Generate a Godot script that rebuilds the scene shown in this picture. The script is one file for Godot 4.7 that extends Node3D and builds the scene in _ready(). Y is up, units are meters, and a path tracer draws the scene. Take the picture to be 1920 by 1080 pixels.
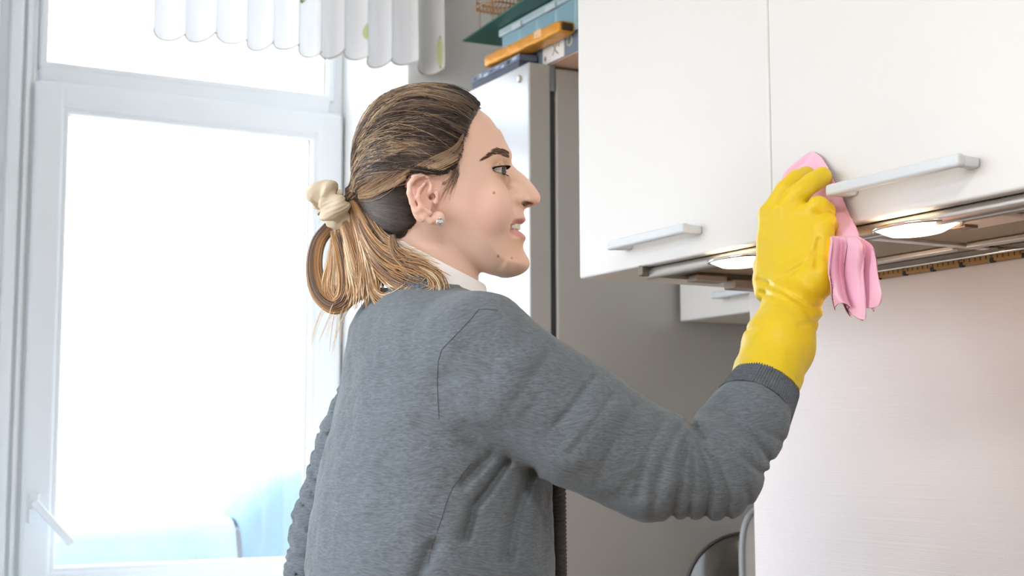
extends Node3D
# A woman in a grey cardigan and a yellow rubber glove wipes kitchen wall cabinets with a pink cloth; bright window behind her.
# World: x into the cabinet wall, y up, -z along the cabinets to the window wall. Metres.

const EYE := Vector3(0, 1.22, 0)      # camera height
const FOCAL := 2676.0                 # focal length for a picture 1920 wide
const REACH := 1.72                   # distance of the woman's middle plane
const UNIT := REACH / FOCAL           # modelling unit of the figure, 0.64 mm
var cam_right: Vector3
var cam_up: Vector3
var cam_fwd: Vector3
var M := {}                           # materials

func _ready() -> void:
	# ---- camera
	var cam := Camera3D.new()
	cam.name = "camera"
	cam.position = EYE
	cam.rotation = Vector3(deg_to_rad(6.376), deg_to_rad(-28.27), deg_to_rad(-0.143))
	cam.fov = rad_to_deg(2.0 * atan(540.0 / FOCAL))
	cam.near = 0.05
	cam.far = 200.0
	var lens := CameraAttributesPhysical.new()       # a slight softness far behind the woman
	lens.frustum_focal_length = 24.0 / (2.0 * 540.0 / FOCAL)
	lens.frustum_focus_distance = 1.75
	lens.exposure_aperture = 10.0
	cam.attributes = lens
	add_child(cam)
	cam.current = true
	cam_right = cam.basis.x
	cam_up = cam.basis.y
	cam_fwd = -cam.basis.z
	# ---- sky: bright white overcast
	var env := Environment.new()
	var sky := Sky.new()
	var sm := ProceduralSkyMaterial.new()
	sm.sky_top_color = Color(0.86, 0.92, 1.0)
	sm.sky_horizon_color = Color(0.97, 0.985, 1.0)
	sm.ground_horizon_color = Color(0.93, 0.95, 0.96)
	sm.ground_bottom_color = Color(0.62, 0.62, 0.6)
	sky.sky_material = sm
	env.background_mode = Environment.BG_SKY
	env.sky = sky
	env.background_energy_multiplier = SKY_ENERGY
	env.tonemap_mode = Environment.TONE_MAPPER_LINEAR
	env.tonemap_exposure = EXPOSURE
	env.sdfgi_enabled = true
	env.ssao_enabled = true
	env.ssil_enabled = true
	var we := WorldEnvironment.new()
	we.name = "environment"
	we.environment = env
	add_child(we)
	make_materials()
	build_room()
	build_window()
	build_outside()
	build_fridge()
	build_fridge_top()
	build_cabinets()
	build_hood()
	build_niche()
	build_unseen_lamp()
	build_person()
	build_cloth()

const SKY_ENERGY := 4.0
const EXPOSURE := 2.2

# ------------------------------------------------------------------ helpers
func lin(r: float, g: float, b: float) -> Color:          # 0..255 sRGB to a linear vertex colour
	return Color(r / 255.0, g / 255.0, b / 255.0).srgb_to_linear()

func mat(r: float, g: float, b: float, rough := 0.6, metal := 0.0) -> StandardMaterial3D:
	var m := StandardMaterial3D.new()
	m.albedo_color = Color(r / 255.0, g / 255.0, b / 255.0)
	m.roughness = rough
	m.metallic = metal
	return m

func noise_tex(freq: float, seed_: int, lo: Color, hi: Color, octaves := 4, size := 512) -> NoiseTexture2D:
	var n := FastNoiseLite.new()
	n.seed = seed_
	n.frequency = freq
	n.noise_type = FastNoiseLite.TYPE_SIMPLEX_SMOOTH
	n.fractal_octaves = octaves
	var t := NoiseTexture2D.new()
	t.width = size
	t.height = size
	t.seamless = true
	t.noise = n
	var g := Gradient.new()
	g.set_color(0, lo)
	g.set_color(1, hi)
	t.color_ramp = g
	return t

func tri(m: StandardMaterial3D, sx: float, sy := 0.0, sz := 0.0, world := true) -> void:
	m.uv1_triplanar = true
	m.uv1_world_triplanar = world
	m.uv1_scale = Vector3(sx, sy if sy != 0.0 else sx, sz if sz != 0.0 else sx)

func tag(o: Node, label: String, category: String, group := "", kind := "") -> void:
	o.set_meta("label", label)
	if category != "":
		o.set_meta("category", category)
	if group != "":
		o.set_meta("group", group)
	if kind != "":
		o.set_meta("kind", kind)

func thing(called: String, label: String, category: String, at := Vector3.ZERO, group := "") -> Node3D:
	var o := Node3D.new()
	o.name = called
	o.position = at
	add_child(o, true)
	tag(o, label, category, group)
	return o

func obj(called: String, mesh: Mesh, m: Material, parent: Node = null, at := Vector3.ZERO) -> MeshInstance3D:
	var o := MeshInstance3D.new()
	o.name = called
	o.mesh = mesh
	o.material_override = m
	o.position = at
	(parent if parent else self).add_child(o, true)
	return o

func struct(called: String, mesh: Mesh, m: Material, label: String, at := Vector3.ZERO) -> MeshInstance3D:
	var o := obj(called, mesh, m, null, at)
	o.set_meta("kind", "structure")
	o.set_meta("label", label)
	return o

# a growing bag of triangles
class Bag:
	var v := PackedVector3Array()
	var n := PackedVector3Array()
	var c := PackedColorArray()
	var uv := PackedVector2Array()
	var i := PackedInt32Array()
	func mesh() -> ArrayMesh:
		var a := []
		a.resize(Mesh.ARRAY_MAX)
		a[Mesh.ARRAY_VERTEX] = v
		a[Mesh.ARRAY_NORMAL] = n
		if c.size() == v.size():
			a[Mesh.ARRAY_COLOR] = c
		if uv.size() == v.size():
			a[Mesh.ARRAY_TEX_UV] = uv
		a[Mesh.ARRAY_INDEX] = i
		var m := ArrayMesh.new()
		m.add_surface_from_arrays(Mesh.PRIMITIVE_TRIANGLES, a)
		return m
	func quad(p0: int, p1: int, p2: int, p3: int) -> void:
		i.append_array([p0, p1, p2, p0, p2, p3])

# a box with rounded edges; s is the full size, b the edge radius
func rbox(bag: Bag, at: Vector3, s: Vector3, b := 0.003, basis := Basis()) -> void:
	var h := s * 0.5
	b = minf(b, minf(h.x, minf(h.y, h.z)) * 0.98)
	var inner := h - Vector3.ONE * b
	for axis in 3:
		for side: float in [-1.0, 1.0]:
			var ua := (axis + 1) % 3
			var va := (axis + 2) % 3
			var start := bag.v.size()
			for iu in 6:
				for iv in 6:
					var d := Vector3.ZERO
					var o := Vector3.ZERO
					var tu := [-1.0, -0.45, 0.0, 0.0, 0.45, 1.0][iu] as float
					var tv := [-1.0, -0.45, 0.0, 0.0, 0.45, 1.0][iv] as float
					o[axis] = side
					o[ua] = tu
					o[va] = tv
					o = o.normalized()
					d[axis] = side * inner[axis]
					d[ua] = (-1.0 if iu < 3 else 1.0) * inner[ua]
					d[va] = (-1.0 if iv < 3 else 1.0) * inner[va]
					bag.v.append(at + basis * (d + o * b))
					bag.n.append(basis * o)
			for iu in 5:
				for iv in 5:
					var q := start + iu * 6 + iv
					if side > 0:
						bag.quad(q, q + 1, q + 7, q + 6)
					else:
						bag.quad(q, q + 6, q + 7, q + 1)

func rbox_mesh(s: Vector3, b := 0.003, at := Vector3.ZERO) -> ArrayMesh:
	var bag := Bag.new()
	rbox(bag, at, s, b)
	return bag.mesh()

# box by its two corners
func span(a: Vector3, b: Vector3, r := 0.002) -> ArrayMesh:
	return rbox_mesh((b - a).abs(), r, (a + b) * 0.5)

func tube(bag: Bag, pts: PackedVector3Array, radii: PackedFloat32Array, sides := 10, cap := true, flat := 1.0, col := Color.WHITE, use_col := false) -> void:
	var start := bag.v.size()
	var count := pts.size()
	var side := Vector3.ZERO
	for k in count:
		var t := (pts[mini(k + 1, count - 1)] - pts[maxi(k - 1, 0)]).normalized()
		if k == 0:
			side = t.cross(Vector3.UP if absf(t.y) < 0.9 else Vector3.RIGHT).normalized()
		else:
			side = (side - t * side.dot(t)).normalized()
		var up := side.cross(t)
		for j in sides:
			var a := TAU * j / sides
			var nn := side * cos(a) + up * sin(a)
			bag.v.append(pts[k] + (side * cos(a) + up * sin(a) * flat) * radii[mini(k, radii.size() - 1)])
			bag.n.append(nn)
			if use_col:
				bag.c.append(col)
	for k in count - 1:
		for j in sides:
			var p := start + k * sides + j
			var q := start + k * sides + (j + 1) % sides
			bag.quad(p, q, q + sides, p + sides)
	if cap:
		for e: int in [0, count - 1]:
			var t := (pts[1] - pts[0]).normalized() * -1.0 if e == 0 else (pts[count - 1] - pts[count - 2]).normalized()
			var c0 := bag.v.size()
			bag.v.append(pts[e])
			bag.n.append(t)
			if use_col:
				bag.c.append(col)
			for j in sides:
				bag.v.append(bag.v[start + e * sides + j])
				bag.n.append(t)
				if use_col:
					bag.c.append(col)
			for j in sides:
				if e == 0:
					bag.i.append_array([c0, c0 + 1 + (j + 1) % sides, c0 + 1 + j])
				else:
					bag.i.append_array([c0, c0 + 1 + j, c0 + 1 + (j + 1) % sides])

func spline(p: Array, steps: int) -> PackedVector3Array:   # Catmull-Rom through the points
	var out := PackedVector3Array()
	var n := p.size()
	for k in n - 1:
		var a: Vector3 = p[maxi(k - 1, 0)]
		var b: Vector3 = p[k]
		var c: Vector3 = p[k + 1]
		var d: Vector3 = p[mini(k + 2, n - 1)]
		for s in steps:
			out.append(b.cubic_interpolate(c, a, d, float(s) / steps))
	out.append(p[n - 1])
	return out

# sheet of rows x cols points with a thickness, smooth normals on both sides
func sheet(bag: Bag, pts: PackedVector3Array, rows: int, cols: int, thick: float) -> void:
	var nor := PackedVector3Array()
	for r in rows:
		for c in cols:
			var du := pts[r * cols + mini(c + 1, cols - 1)] - pts[r * cols + maxi(c - 1, 0)]
			var dv := pts[mini(r + 1, rows - 1) * cols + c] - pts[maxi(r - 1, 0) * cols + c]
			nor.append(du.cross(dv).normalized())
	var s := bag.v.size()
	var total := rows * cols
	for side in [0.5, -0.5]:
		for k in total:
			bag.v.append(pts[k] + nor[k] * thick * side)
			bag.n.append(nor[k] * signf(side))
			bag.uv.append(Vector2(float(k % cols) / (cols - 1), float(k / cols) / (rows - 1)))
	for r in rows - 1:
		for c in cols - 1:
			var q := s + r * cols + c
			bag.quad(q, q + cols, q + cols + 1, q + 1)
			q += total
			bag.quad(q, q + 1, q + cols + 1, q + cols)
	# rim
	var rim := PackedInt32Array()
	for c in cols:
		rim.append(c)
	for r in range(1, rows):
		rim.append(r * cols + cols - 1)
	for c in range(cols - 2, -1, -1):
		rim.append((rows - 1) * cols + c)
	for r in range(rows - 2, 0, -1):
		rim.append(r * cols)
	for k in rim.size():
		var a := rim[k]
		var b := rim[(k + 1) % rim.size()]
		bag.quad(s + a, s + b, s + total + b, s + total + a)

func at_px(x: float, y: float, depth: float) -> Vector3:
	return EYE + (cam_right * (x - 960.0) / FOCAL + cam_up * (540.0 - y) / FOCAL + cam_fwd) * depth

# ------------------------------------------------------------------ materials
func make_materials() -> void:
	M.wall = mat(242, 242, 241, 0.9)
	M.greywall = mat(196, 194, 190, 0.9)
	M.floor = mat(176, 142, 108, 0.45)
	M.floor.albedo_texture = noise_tex(0.03, 5, Color(0.75, 0.72, 0.7), Color(1, 1, 1))
	tri(M.floor, 1.2, 1.2, 9.0)
	# linen-like vinyl wallpaper: vertical threads crossed by finer ones
	M.linen = mat(226, 221, 221, 0.75)
	var size := 512
	var weave := Image.create(size, size, false, Image.FORMAT_RGB8)
	var rng := RandomNumberGenerator.new()
	rng.seed = 11
	var cols := PackedFloat32Array()
	var rows := PackedFloat32Array()
	for k in size:
		cols.append(rng.randf())
		rows.append(rng.randf())
	for x in size:
		for y in size:
			var v := 0.5 + 0.28 * (cols[x] - 0.5) * (0.6 + 0.8 * cols[(x + y / 40) % size]) + 0.42 * (rows[y] - 0.5) * (0.3 + cols[(x / 24 * 7) % size]) + 0.2 * (rng.randf() - 0.5)
			weave.set_pixel(x, y, Color(v, v, v))
	var wt := ImageTexture.create_from_image(weave)
	M.linen.heightmap_enabled = true
	M.linen.heightmap_texture = wt
	M.linen.heightmap_scale = 0.05
	tri(M.linen, 2.4)
	M.pvc = mat(238, 243, 246, 0.35)
	M.rubber = mat(70, 68, 64, 0.8)
	M.glass = mat(255, 255, 255, 0.02)
	M.glass.albedo_color.a = 0.04
	M.glass.transparency = BaseMaterial3D.TRANSPARENCY_ALPHA
	M.voile = mat(252, 252, 252, 0.9)
	M.voile.albedo_color.a = 0.78
	M.voile.transparency = BaseMaterial3D.TRANSPARENCY_ALPHA
	M.voile.backlight_enabled = true
	M.voile.backlight = Color(0.6, 0.6, 0.61)
	M.gloss = mat(226, 225, 223, 0.3)
	M.carcass = mat(225, 216, 200, 0.5)
	M.handle = mat(214, 220, 224, 0.4)
	M.steel = mat(196, 194, 190, 0.32, 0.9)
	M.darksteel = mat(120, 114, 106, 0.45, 0.8)
	M.filter = mat(172, 152, 126, 0.55, 0.5)
	M.filter.albedo_texture = noise_tex(0.15, 21, Color(0.7, 0.68, 0.65), Color(1, 1, 1), 5)
	tri(M.filter, 4.0)
	M.chrome = mat(215, 213, 210, 0.12, 1.0)
	M.silver = mat(182, 178, 172, 0.42, 0.2)
	M.silverfront = mat(172, 172, 172, 0.3, 0.5)
	M.gasket = mat(58, 62, 64, 0.7)
	M.black = mat(24, 22, 20, 0.6)

# ------------------------------------------------------------------ room
func build_room() -> void:
	struct("floor", span(Vector3(-1.75, -0.1, -4.0), Vector3(2.4, 0, 2.0)), M.floor, "wooden kitchen floor")
	struct("ceiling", span(Vector3(-1.75, 2.75, -4.0), Vector3(2.4, 2.9, 2.0)), M.wall, "white ceiling")
	struct("wall_right", span(Vector3(2.15, 0, -4.0), Vector3(2.4, 2.75, 2.0)), M.greywall, "grey wall behind the refrigerator")
	struct("wall_partition", span(Vector3(1.575, 0, -2.035), Vector3(2.15, 2.75, 1.8), 0.004), M.linen, "white linen-textured wall below the range hood")
	struct("wall_front", span(Vector3(-1.75, 0, 1.8), Vector3(2.4, 2.75, 2.0)), M.wall, "white wall behind the viewer")
	# window wall with its deep opening
	var w := Node3D.new()
	w.name = "wall_back"
	add_child(w)
	tag(w, "white wall around the window with deep reveals", "", "", "structure")
	obj("wall_panel", span(Vector3(-1.75, 0, -3.9), Vector3(0.44, 2.75, -3.31), 0.004), M.wall, w)
	obj("wall_panel", span(Vector3(1.475, 0, -3.9), Vector3(2.4, 2.75, -3.31), 0.004), M.wall, w)
	obj("wall_panel", span(Vector3(0.44, 0, -3.9), Vector3(1.475, 0.84, -3.31), 0.002), M.wall, w)
	obj("wall_panel", span(Vector3(0.44, 2.62, -3.9), Vector3(1.475, 2.75, -3.31), 0.002), M.wall, w)
	# left wall, out of view, its window opening placed to light the kitchen
	var l := Node3D.new()
	l.name = "wall_left"
	add_child(l)
	tag(l, "white wall out of view with an unseen window placed to light the kitchen", "", "", "structure")
	obj("wall_panel", span(Vector3(-1.75, 0, -4.0), Vector3(-1.55, 2.75, UNSEEN_LEFT_WINDOW.position.x)), M.wall, l)
	obj("wall_panel", span(Vector3(-1.75, 0, UNSEEN_LEFT_WINDOW.end.x), Vector3(-1.55, 2.75, 2.0)), M.wall, l)
	obj("wall_panel", span(Vector3(-1.75, 0, UNSEEN_LEFT_WINDOW.position.x), Vector3(-1.55, UNSEEN_LEFT_WINDOW.position.y, UNSEEN_LEFT_WINDOW.end.x)), M.wall, l)
	obj("wall_panel", span(Vector3(-1.75, UNSEEN_LEFT_WINDOW.end.y, UNSEEN_LEFT_WINDOW.position.x), Vector3(-1.55, 2.75, UNSEEN_LEFT_WINDOW.end.x)), M.wall, l)

const UNSEEN_LEFT_WINDOW := Rect2(-3.2, 0.4, 2.3, 2.2)   # z and y of the unseen left opening, placed to light the room

func frame_ring(x0: float, x1: float, y0: float, y1: float, left: float, right: float, low: float, high: float, z0: float, z1: float, b := 0.006) -> ArrayMesh:
	var bag := Bag.new()
	var zc := (z0 + z1) * 0.5
	var d := absf(z1 - z0)
	rbox(bag, Vector3(x0 + left / 2, (y0 + y1) / 2, zc), Vector3(left, y1 - y0, d), b)
	rbox(bag, Vector3(x1 - right / 2, (y0 + y1) / 2, zc), Vector3(right, y1 - y0, d), b)
	rbox(bag, Vector3((x0 + x1) / 2, y0 + low / 2, zc), Vector3(x1 - x0 - 0.004, low, d - 0.003), b)
	rbox(bag, Vector3((x0 + x1) / 2, y1 - high / 2, zc), Vector3(x1 - x0 - 0.004, high, d - 0.003), b)
	return bag.mesh()

func build_window() -> void:
	var w := Node3D.new()
	w.name = "window_1"
	add_child(w)
	tag(w, "white plastic window with a fixed upper light and an opening lower sash", "", "", "structure")
	# outer frame
	obj("frame", frame_ring(0.44, 1.475, 0.84, 2.62, 0.19, 0.05, 0.03, 0.06, -3.85, -3.762), M.pvc, w)
	var tr := Bag.new()
	rbox(tr, Vector3(1.035, 2.185, -3.80), Vector3(0.80, 0.072, 0.09), 0.008)
	obj("transom", tr.mesh(), M.pvc, w)
	# vertical steps in the jamb beside the sash
	var steps := Bag.new()
	rbox(steps, Vector3(0.520, 1.73, -3.757), Vector3(0.026, 1.76, 0.02), 0.006)
	rbox(steps, Vector3(0.573, 1.73, -3.757), Vector3(0.034, 1.76, 0.03), 0.008)
	rbox(steps, Vector3(0.606, 1.73, -3.757), Vector3(0.014, 1.76, 0.016), 0.005)
	obj("jamb_profile", steps.mesh(), M.pvc, w)
	# bead round the upper pane
	obj("glazing_bead", frame_ring(0.632, 1.446, 2.2, 2.58, 0.022, 0.022, 0.022, 0.022, -3.80, -3.752, 0.008), M.pvc, w)
	# sash
	var sash := obj("sash", frame_ring(0.622, 1.467, 0.865, 2.166, 0.075, 0.077, 0.05, 0.068, -3.80, -3.735, 0.012), M.pvc, w)
	obj("glazing_bead", frame_ring(0.689, 1.398, 0.905, 2.106, 0.022, 0.022, 0.02, 0.022, -3.79, -3.742, 0.009), M.pvc, sash)
	obj("gasket", frame_ring(0.7085, 1.3785, 0.922, 2.0862, 0.003, 0.004, 0.003, 0.003, -3.775, -3.765, 0.001), M.rubber, sash)
	obj("pane", span(Vector3(0.70, 0.92, -3.773), Vector3(1.387, 2.09, -3.769), 0.0005), M.glass, sash)
	obj("pane", span(Vector3(0.645, 2.21, -3.785), Vector3(1.435, 2.57, -3.781), 0.0005), M.glass, w)
	obj("gasket", frame_ring(0.652, 1.427, 2.219, 2.562, 0.002, 0.005, 0.002, 0.002, -3.784, -3.775, 0.001), M.rubber, w)
	# tilt handle, turned halfway down
	var hb := Bag.new()
	rbox(hb, Vector3(0.652, 1.072, -3.731), Vector3(0.026, 0.075, 0.01), 0.004)
	var pl := obj("handle_plate", hb.mesh(), M.pvc, sash)
	var lev := Bag.new()
	rbox(lev, Vector3(0.652, 1.081, -3.712), Vector3(0.022, 0.022, 0.034), 0.006)
	var dir := Vector3(0.088, -0.098, 0.0).normalized()
	var bs := Basis(Vector3(0, 0, 1).cross(dir) * -1.0, dir, Vector3(0, 0, 1))
	rbox(lev, Vector3(0.692, 1.037, -3.69), Vector3(0.02, 0.145, 0.012), 0.0045, bs)
	obj("handle", lev.mesh(), M.pvc, sash)
	pl.set_meta("label", "small handle plate")
	# sill
	struct("window_sill", span(Vector3(0.44, 0.815, -3.745), Vector3(1.475, 0.845, -3.27), 0.006), M.pvc, "white window sill")
	# second window in the left wall, out of view, lights cabinets and woman
	var w2 := Node3D.new()
	w2.name = "unseen_window_2"
	add_child(w2)
	tag(w2, "unseen wide window in the left wall, placed to light the cabinets and the woman", "", "", "structure")
	var f := Bag.new()
	var r := UNSEEN_LEFT_WINDOW
	for z in [r.position.x + 0.03, r.get_center().x, r.end.x - 0.03]:
		rbox(f, Vector3(-1.66, r.get_center().y, z), Vector3(0.07, r.size.y, 0.06), 0.005)
	for y in [r.position.y + 0.03, r.end.y - 0.03]:
		rbox(f, Vector3(-1.66, y, r.get_center().x), Vector3(0.068, 0.06, r.size.x), 0.005)
	obj("frame", f.mesh(), M.pvc, w2)
	obj("pane", span(Vector3(-1.664, r.position.y + 0.04, r.position.x + 0.04), Vector3(-1.66, r.end.y - 0.04, r.end.x - 0.04), 0.0005), M.glass, w2)
	# short pleated voile curtain
	var c := thing("curtain", "short white sheer curtain with a wavy stitched hem above the window", "curtain", Vector3(1.18, 2.2, -3.275))
	var cols := 260
	var rows := 24
	var pts := PackedVector3Array()
	var rng := RandomNumberGenerator.new()
	rng.seed = 4
	var ph := PackedFloat32Array()
	for k in 6:
		ph.append(rng.randf() * TAU)
	for rr in rows:
		var t := float(rr) / (rows - 1)
		for cc in cols:
			var s := float(cc) / (cols - 1)
			var x := lerpf(0.796, 1.566, s) + 0.0 * t
			var wave := sin(s * 72.0 + 1.1 * sin(s * 8.0 + ph[1])) * 0.95 + 0.18 * sin(s * 33.0 + ph[2])
			var amp := lerpf(0.008, 0.021, t)
			var hem := 2.183 + 0.007 * sin(s * 30.0 + ph[3]) + 0.006 * wave + (0.012 * smoothstep(0.0, 0.2, s))
			pts.append(Vector3(x + amp * 0.5 * cos(s * 72.0 + 1.1 * sin(s * 8.0 + ph[1])), lerpf(2.66, hem, t), -3.272 + amp * wave) - c.position)
	var bag := Bag.new()
	sheet(bag, pts, rows, cols, 0.0006)
	obj("curtain_cloth", bag.mesh(), M.voile, c)
	var hem_bag := Bag.new()
	var hem_pts := PackedVector3Array()
	for cc in cols:
		hem_pts.append(pts[(rows - 1) * cols + cc])
	tube(hem_bag, hem_pts, PackedFloat32Array([0.0019]), 6)
	var hm := mat(190, 184, 166, 0.9)
	obj("hem", hem_bag.mesh(), hm, c)
	var rod := Bag.new()
	tube(rod, PackedVector3Array([Vector3(-0.40, 0.455, 0.0), Vector3(0.41, 0.455, 0.0)]), PackedFloat32Array([0.007]), 12)
	obj("curtain_rod", rod.mesh(), M.handle, c)
	# printed pale green motifs on the voile
	var leafm := mat(206, 214, 160, 0.9)
	for d in [[0.70, 2.262, 0.013, 0.022], [0.495, 2.345, 0.010, 0.03], [0.965, 2.24, 0.006, 0.045]]:
		var lb := Bag.new()
		var lp := PackedVector3Array()
		for a in 5:
			for b in 7:
				var u := -1.0 + 0.5 * a
				var vv := -1.0 + b / 3.0
				var s2: float = d[0] + u * d[2] * sqrt(maxf(0.0, 1.0 - vv * vv)) / 0.77
				var yy: float = d[1] + vv * d[3]
				var tt := clampf((2.66 - yy) / 0.47, 0, 1)
				var wave2 := sin(s2 * 72.0 + 1.1 * sin(s2 * 8.0 + ph[1])) * 0.95 + 0.18 * sin(s2 * 33.0 + ph[2])
				var am := lerpf(0.008, 0.021, tt)
				lp.append(Vector3(lerpf(0.796, 1.566, s2) + am * 0.5 * cos(s2 * 72.0 + 1.1 * sin(s2 * 8.0 + ph[1])), yy, -3.272 + am * wave2 + 0.0016) - c.position)
		sheet(lb, lp, 5, 7, 0.0005)
		obj("printed_leaf", lb.mesh(), leafm, c)

func build_outside() -> void:
	struct("trim_1", span(Vector3(-1.5, 0.0, -4.75), Vector3(4.5, 0.958, -4.6), 0.01), M.wall, "balcony parapet outside the window")
	struct("balcony_floor", span(Vector3(-1.5, -0.1, -4.75), Vector3(4.5, 0.0, -3.9), 0.01), M.greywall, "balcony slab outside the window")
	# bed linen laid out over the parapet
	var rng := FastNoiseLite.new()
	rng.seed = 8
	rng.frequency = 3.0
	for which in 2:
		var rows := 30
		var cols := 60
		var pts := PackedVector3Array()
		for r in rows:
			var t := float(r) / (rows - 1)
			for c in cols:
				var s := float(c) / (cols - 1)
				var a := (t - 0.5) * 2.0
				var x0 := 0.55 if which == 0 else 1.445
				var x1 := 1.425 if which == 0 else 2.25
				var top := 0.984 + 0.008 * sin(s * 9.0) if which == 0 else 0.99 + 0.16 * sin(PI * pow(s, 0.7)) + 0.04 * s
				var y := top - 0.30 * pow(absf(a), 4.0)
				var p := Vector3(lerpf(x0, x1, s), y, -4.675 + 0.15 * sin(a * PI * 0.5))
				p.y += 0.012 * rng.get_noise_3d(p.x * 1.0, which * 5.0, p.z * 2.0)
				p.z += 0.03 * rng.get_noise_2d(p.x * 1.5, p.y * 0.6 + which * 9.0) * absf(a)
				pts.append(p)
		var bag := Bag.new()
		sheet(bag, pts, rows, cols, 0.012)
		if which == 0:
			tag(obj("bed_sheet", bag.mesh(), mat(136, 152, 160, 0.95)), "white folded bed sheet airing on the balcony parapet outside the window", "bed sheet")
		else:
			tag(obj("blanket", bag.mesh(), mat(108, 132, 148, 0.95)), "pale blue blanket heaped on the balcony parapet beside the sheet", "blanket")

func build_unseen_lamp() -> void:  # out of view, placed to light the woman from the near side
	var c := thing("unseen_ceiling_lamp", "flat round ceiling lamp out of view, placed to light the near side of the woman", "lamp", Vector3(-0.2, 2.75, 0.2))
	var b := Bag.new()
	tube(b, PackedVector3Array([Vector3(0, 0, 0), Vector3(0, -0.05, 0)]), PackedFloat32Array([0.24]), 40)
	obj("base", b.mesh(), M.handle, c)
	var d := Bag.new()
	tube(d, PackedVector3Array([Vector3(0, -0.05, 0), Vector3(0, -0.08, 0), Vector3(0, -0.095, 0)]), PackedFloat32Array([0.225, 0.2, 0.1]), 40)
	var m := mat(255, 250, 240, 0.5)
	m.emission_enabled = true
	m.emission = Color(1, 0.95, 0.88)
	m.emission_energy_multiplier = 1.5
	obj("diffuser", d.mesh(), m, c)
	var l := AreaLight3D.new()
	l.name = "unseen_lamp_light"
	l.area_size = Vector2(0.4, 0.4)
	l.area_normalize_energy = true
	l.light_energy = UNSEEN_LAMP_ENERGY
	l.light_color = Color(1, 0.975, 0.94)
	l.shadow_enabled = true
	l.area_range = 12.0
	l.rotation_degrees.x = -90
	l.position = Vector3(0, -0.1, 0)
	c.add_child(l)

const UNSEEN_LAMP_ENERGY := 1.4

# ------------------------------------------------------------------ refrigerator and the things on it
func build_fridge() -> void:
	var f := thing("refrigerator", "tall silver-grey refrigerator with closed door behind the woman", "refrigerator", Vector3(1.8, 0, -2.96))
	var o := f.position
	obj("body", span(Vector3(1.556, 0.04, -3.24) - o, Vector3(2.13, 2.06, -2.685) - o, 0.006), M.silver, f)
	obj("gasket", span(Vector3(1.538, 0.06, -3.23) - o, Vector3(1.558, 2.045, -2.692) - o, 0.002), M.gasket, f)
	var d := obj("door", span(Vector3(1.487, 0.66, -3.24) - o, Vector3(1.54, 2.065, -2.685) - o, 0.004), M.silverfront, f)
	obj("edge_panel", span(Vector3(1.4885, 0.662, -2.6865) - o, Vector3(1.5395, 2.063, -2.6835) - o, 0.001), M.silver, d)
	obj("freezer_door", span(Vector3(1.487, 0.05, -3.24) - o, Vector3(1.54, 0.65, -2.685) - o, 0.006), M.silverfront, f)
	obj("hinge_cover", span(Vector3(1.541, 2.005, -2.688) - o, Vector3(1.5535, 2.064, -2.683) - o, 0.002), mat(120, 126, 130, 0.5), f)
	var b := Bag.new()
	tube(b, PackedVector3Array([Vector3(1.488, 2.035, -2.727) - o, Vector3(1.4845, 2.035, -2.727) - o, Vector3(1.483, 2.035, -2.727) - o]), PackedFloat32Array([0.0085, 0.0085, 0.006]), 20)
	var cap := obj("screw_cap", b.mesh(), mat(226, 222, 212, 0.35), d)
	cap.set_meta("label", "small round cream cap near the top corner of the door")
	var h := Bag.new()
	tube(h, PackedVector3Array([Vector3(1.455, 0.8, -3.2) - o, Vector3(1.455, 1.3, -3.2) - o]), PackedFloat32Array([0.01]), 14)
	rbox(h, Vector3(1.47, 0.82, -3.2) - o, Vector3(0.04, 0.02, 0.016), 0.004)
	rbox(h, Vector3(1.47, 1.28, -3.2) - o, Vector3(0.04, 0.02, 0.016), 0.004)
	obj("handle", h.mesh(), M.steel, d)
	for x in [1.6, 2.08]:
		for z in [-3.2, -2.73]:
			var feet := Bag.new()
			tube(feet, PackedVector3Array([Vector3(x, 0, z) - o, Vector3(x, 0.045, z) - o]), PackedFloat32Array([0.02]), 12)
			obj("foot", feet.mesh(), M.black, f)

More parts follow.
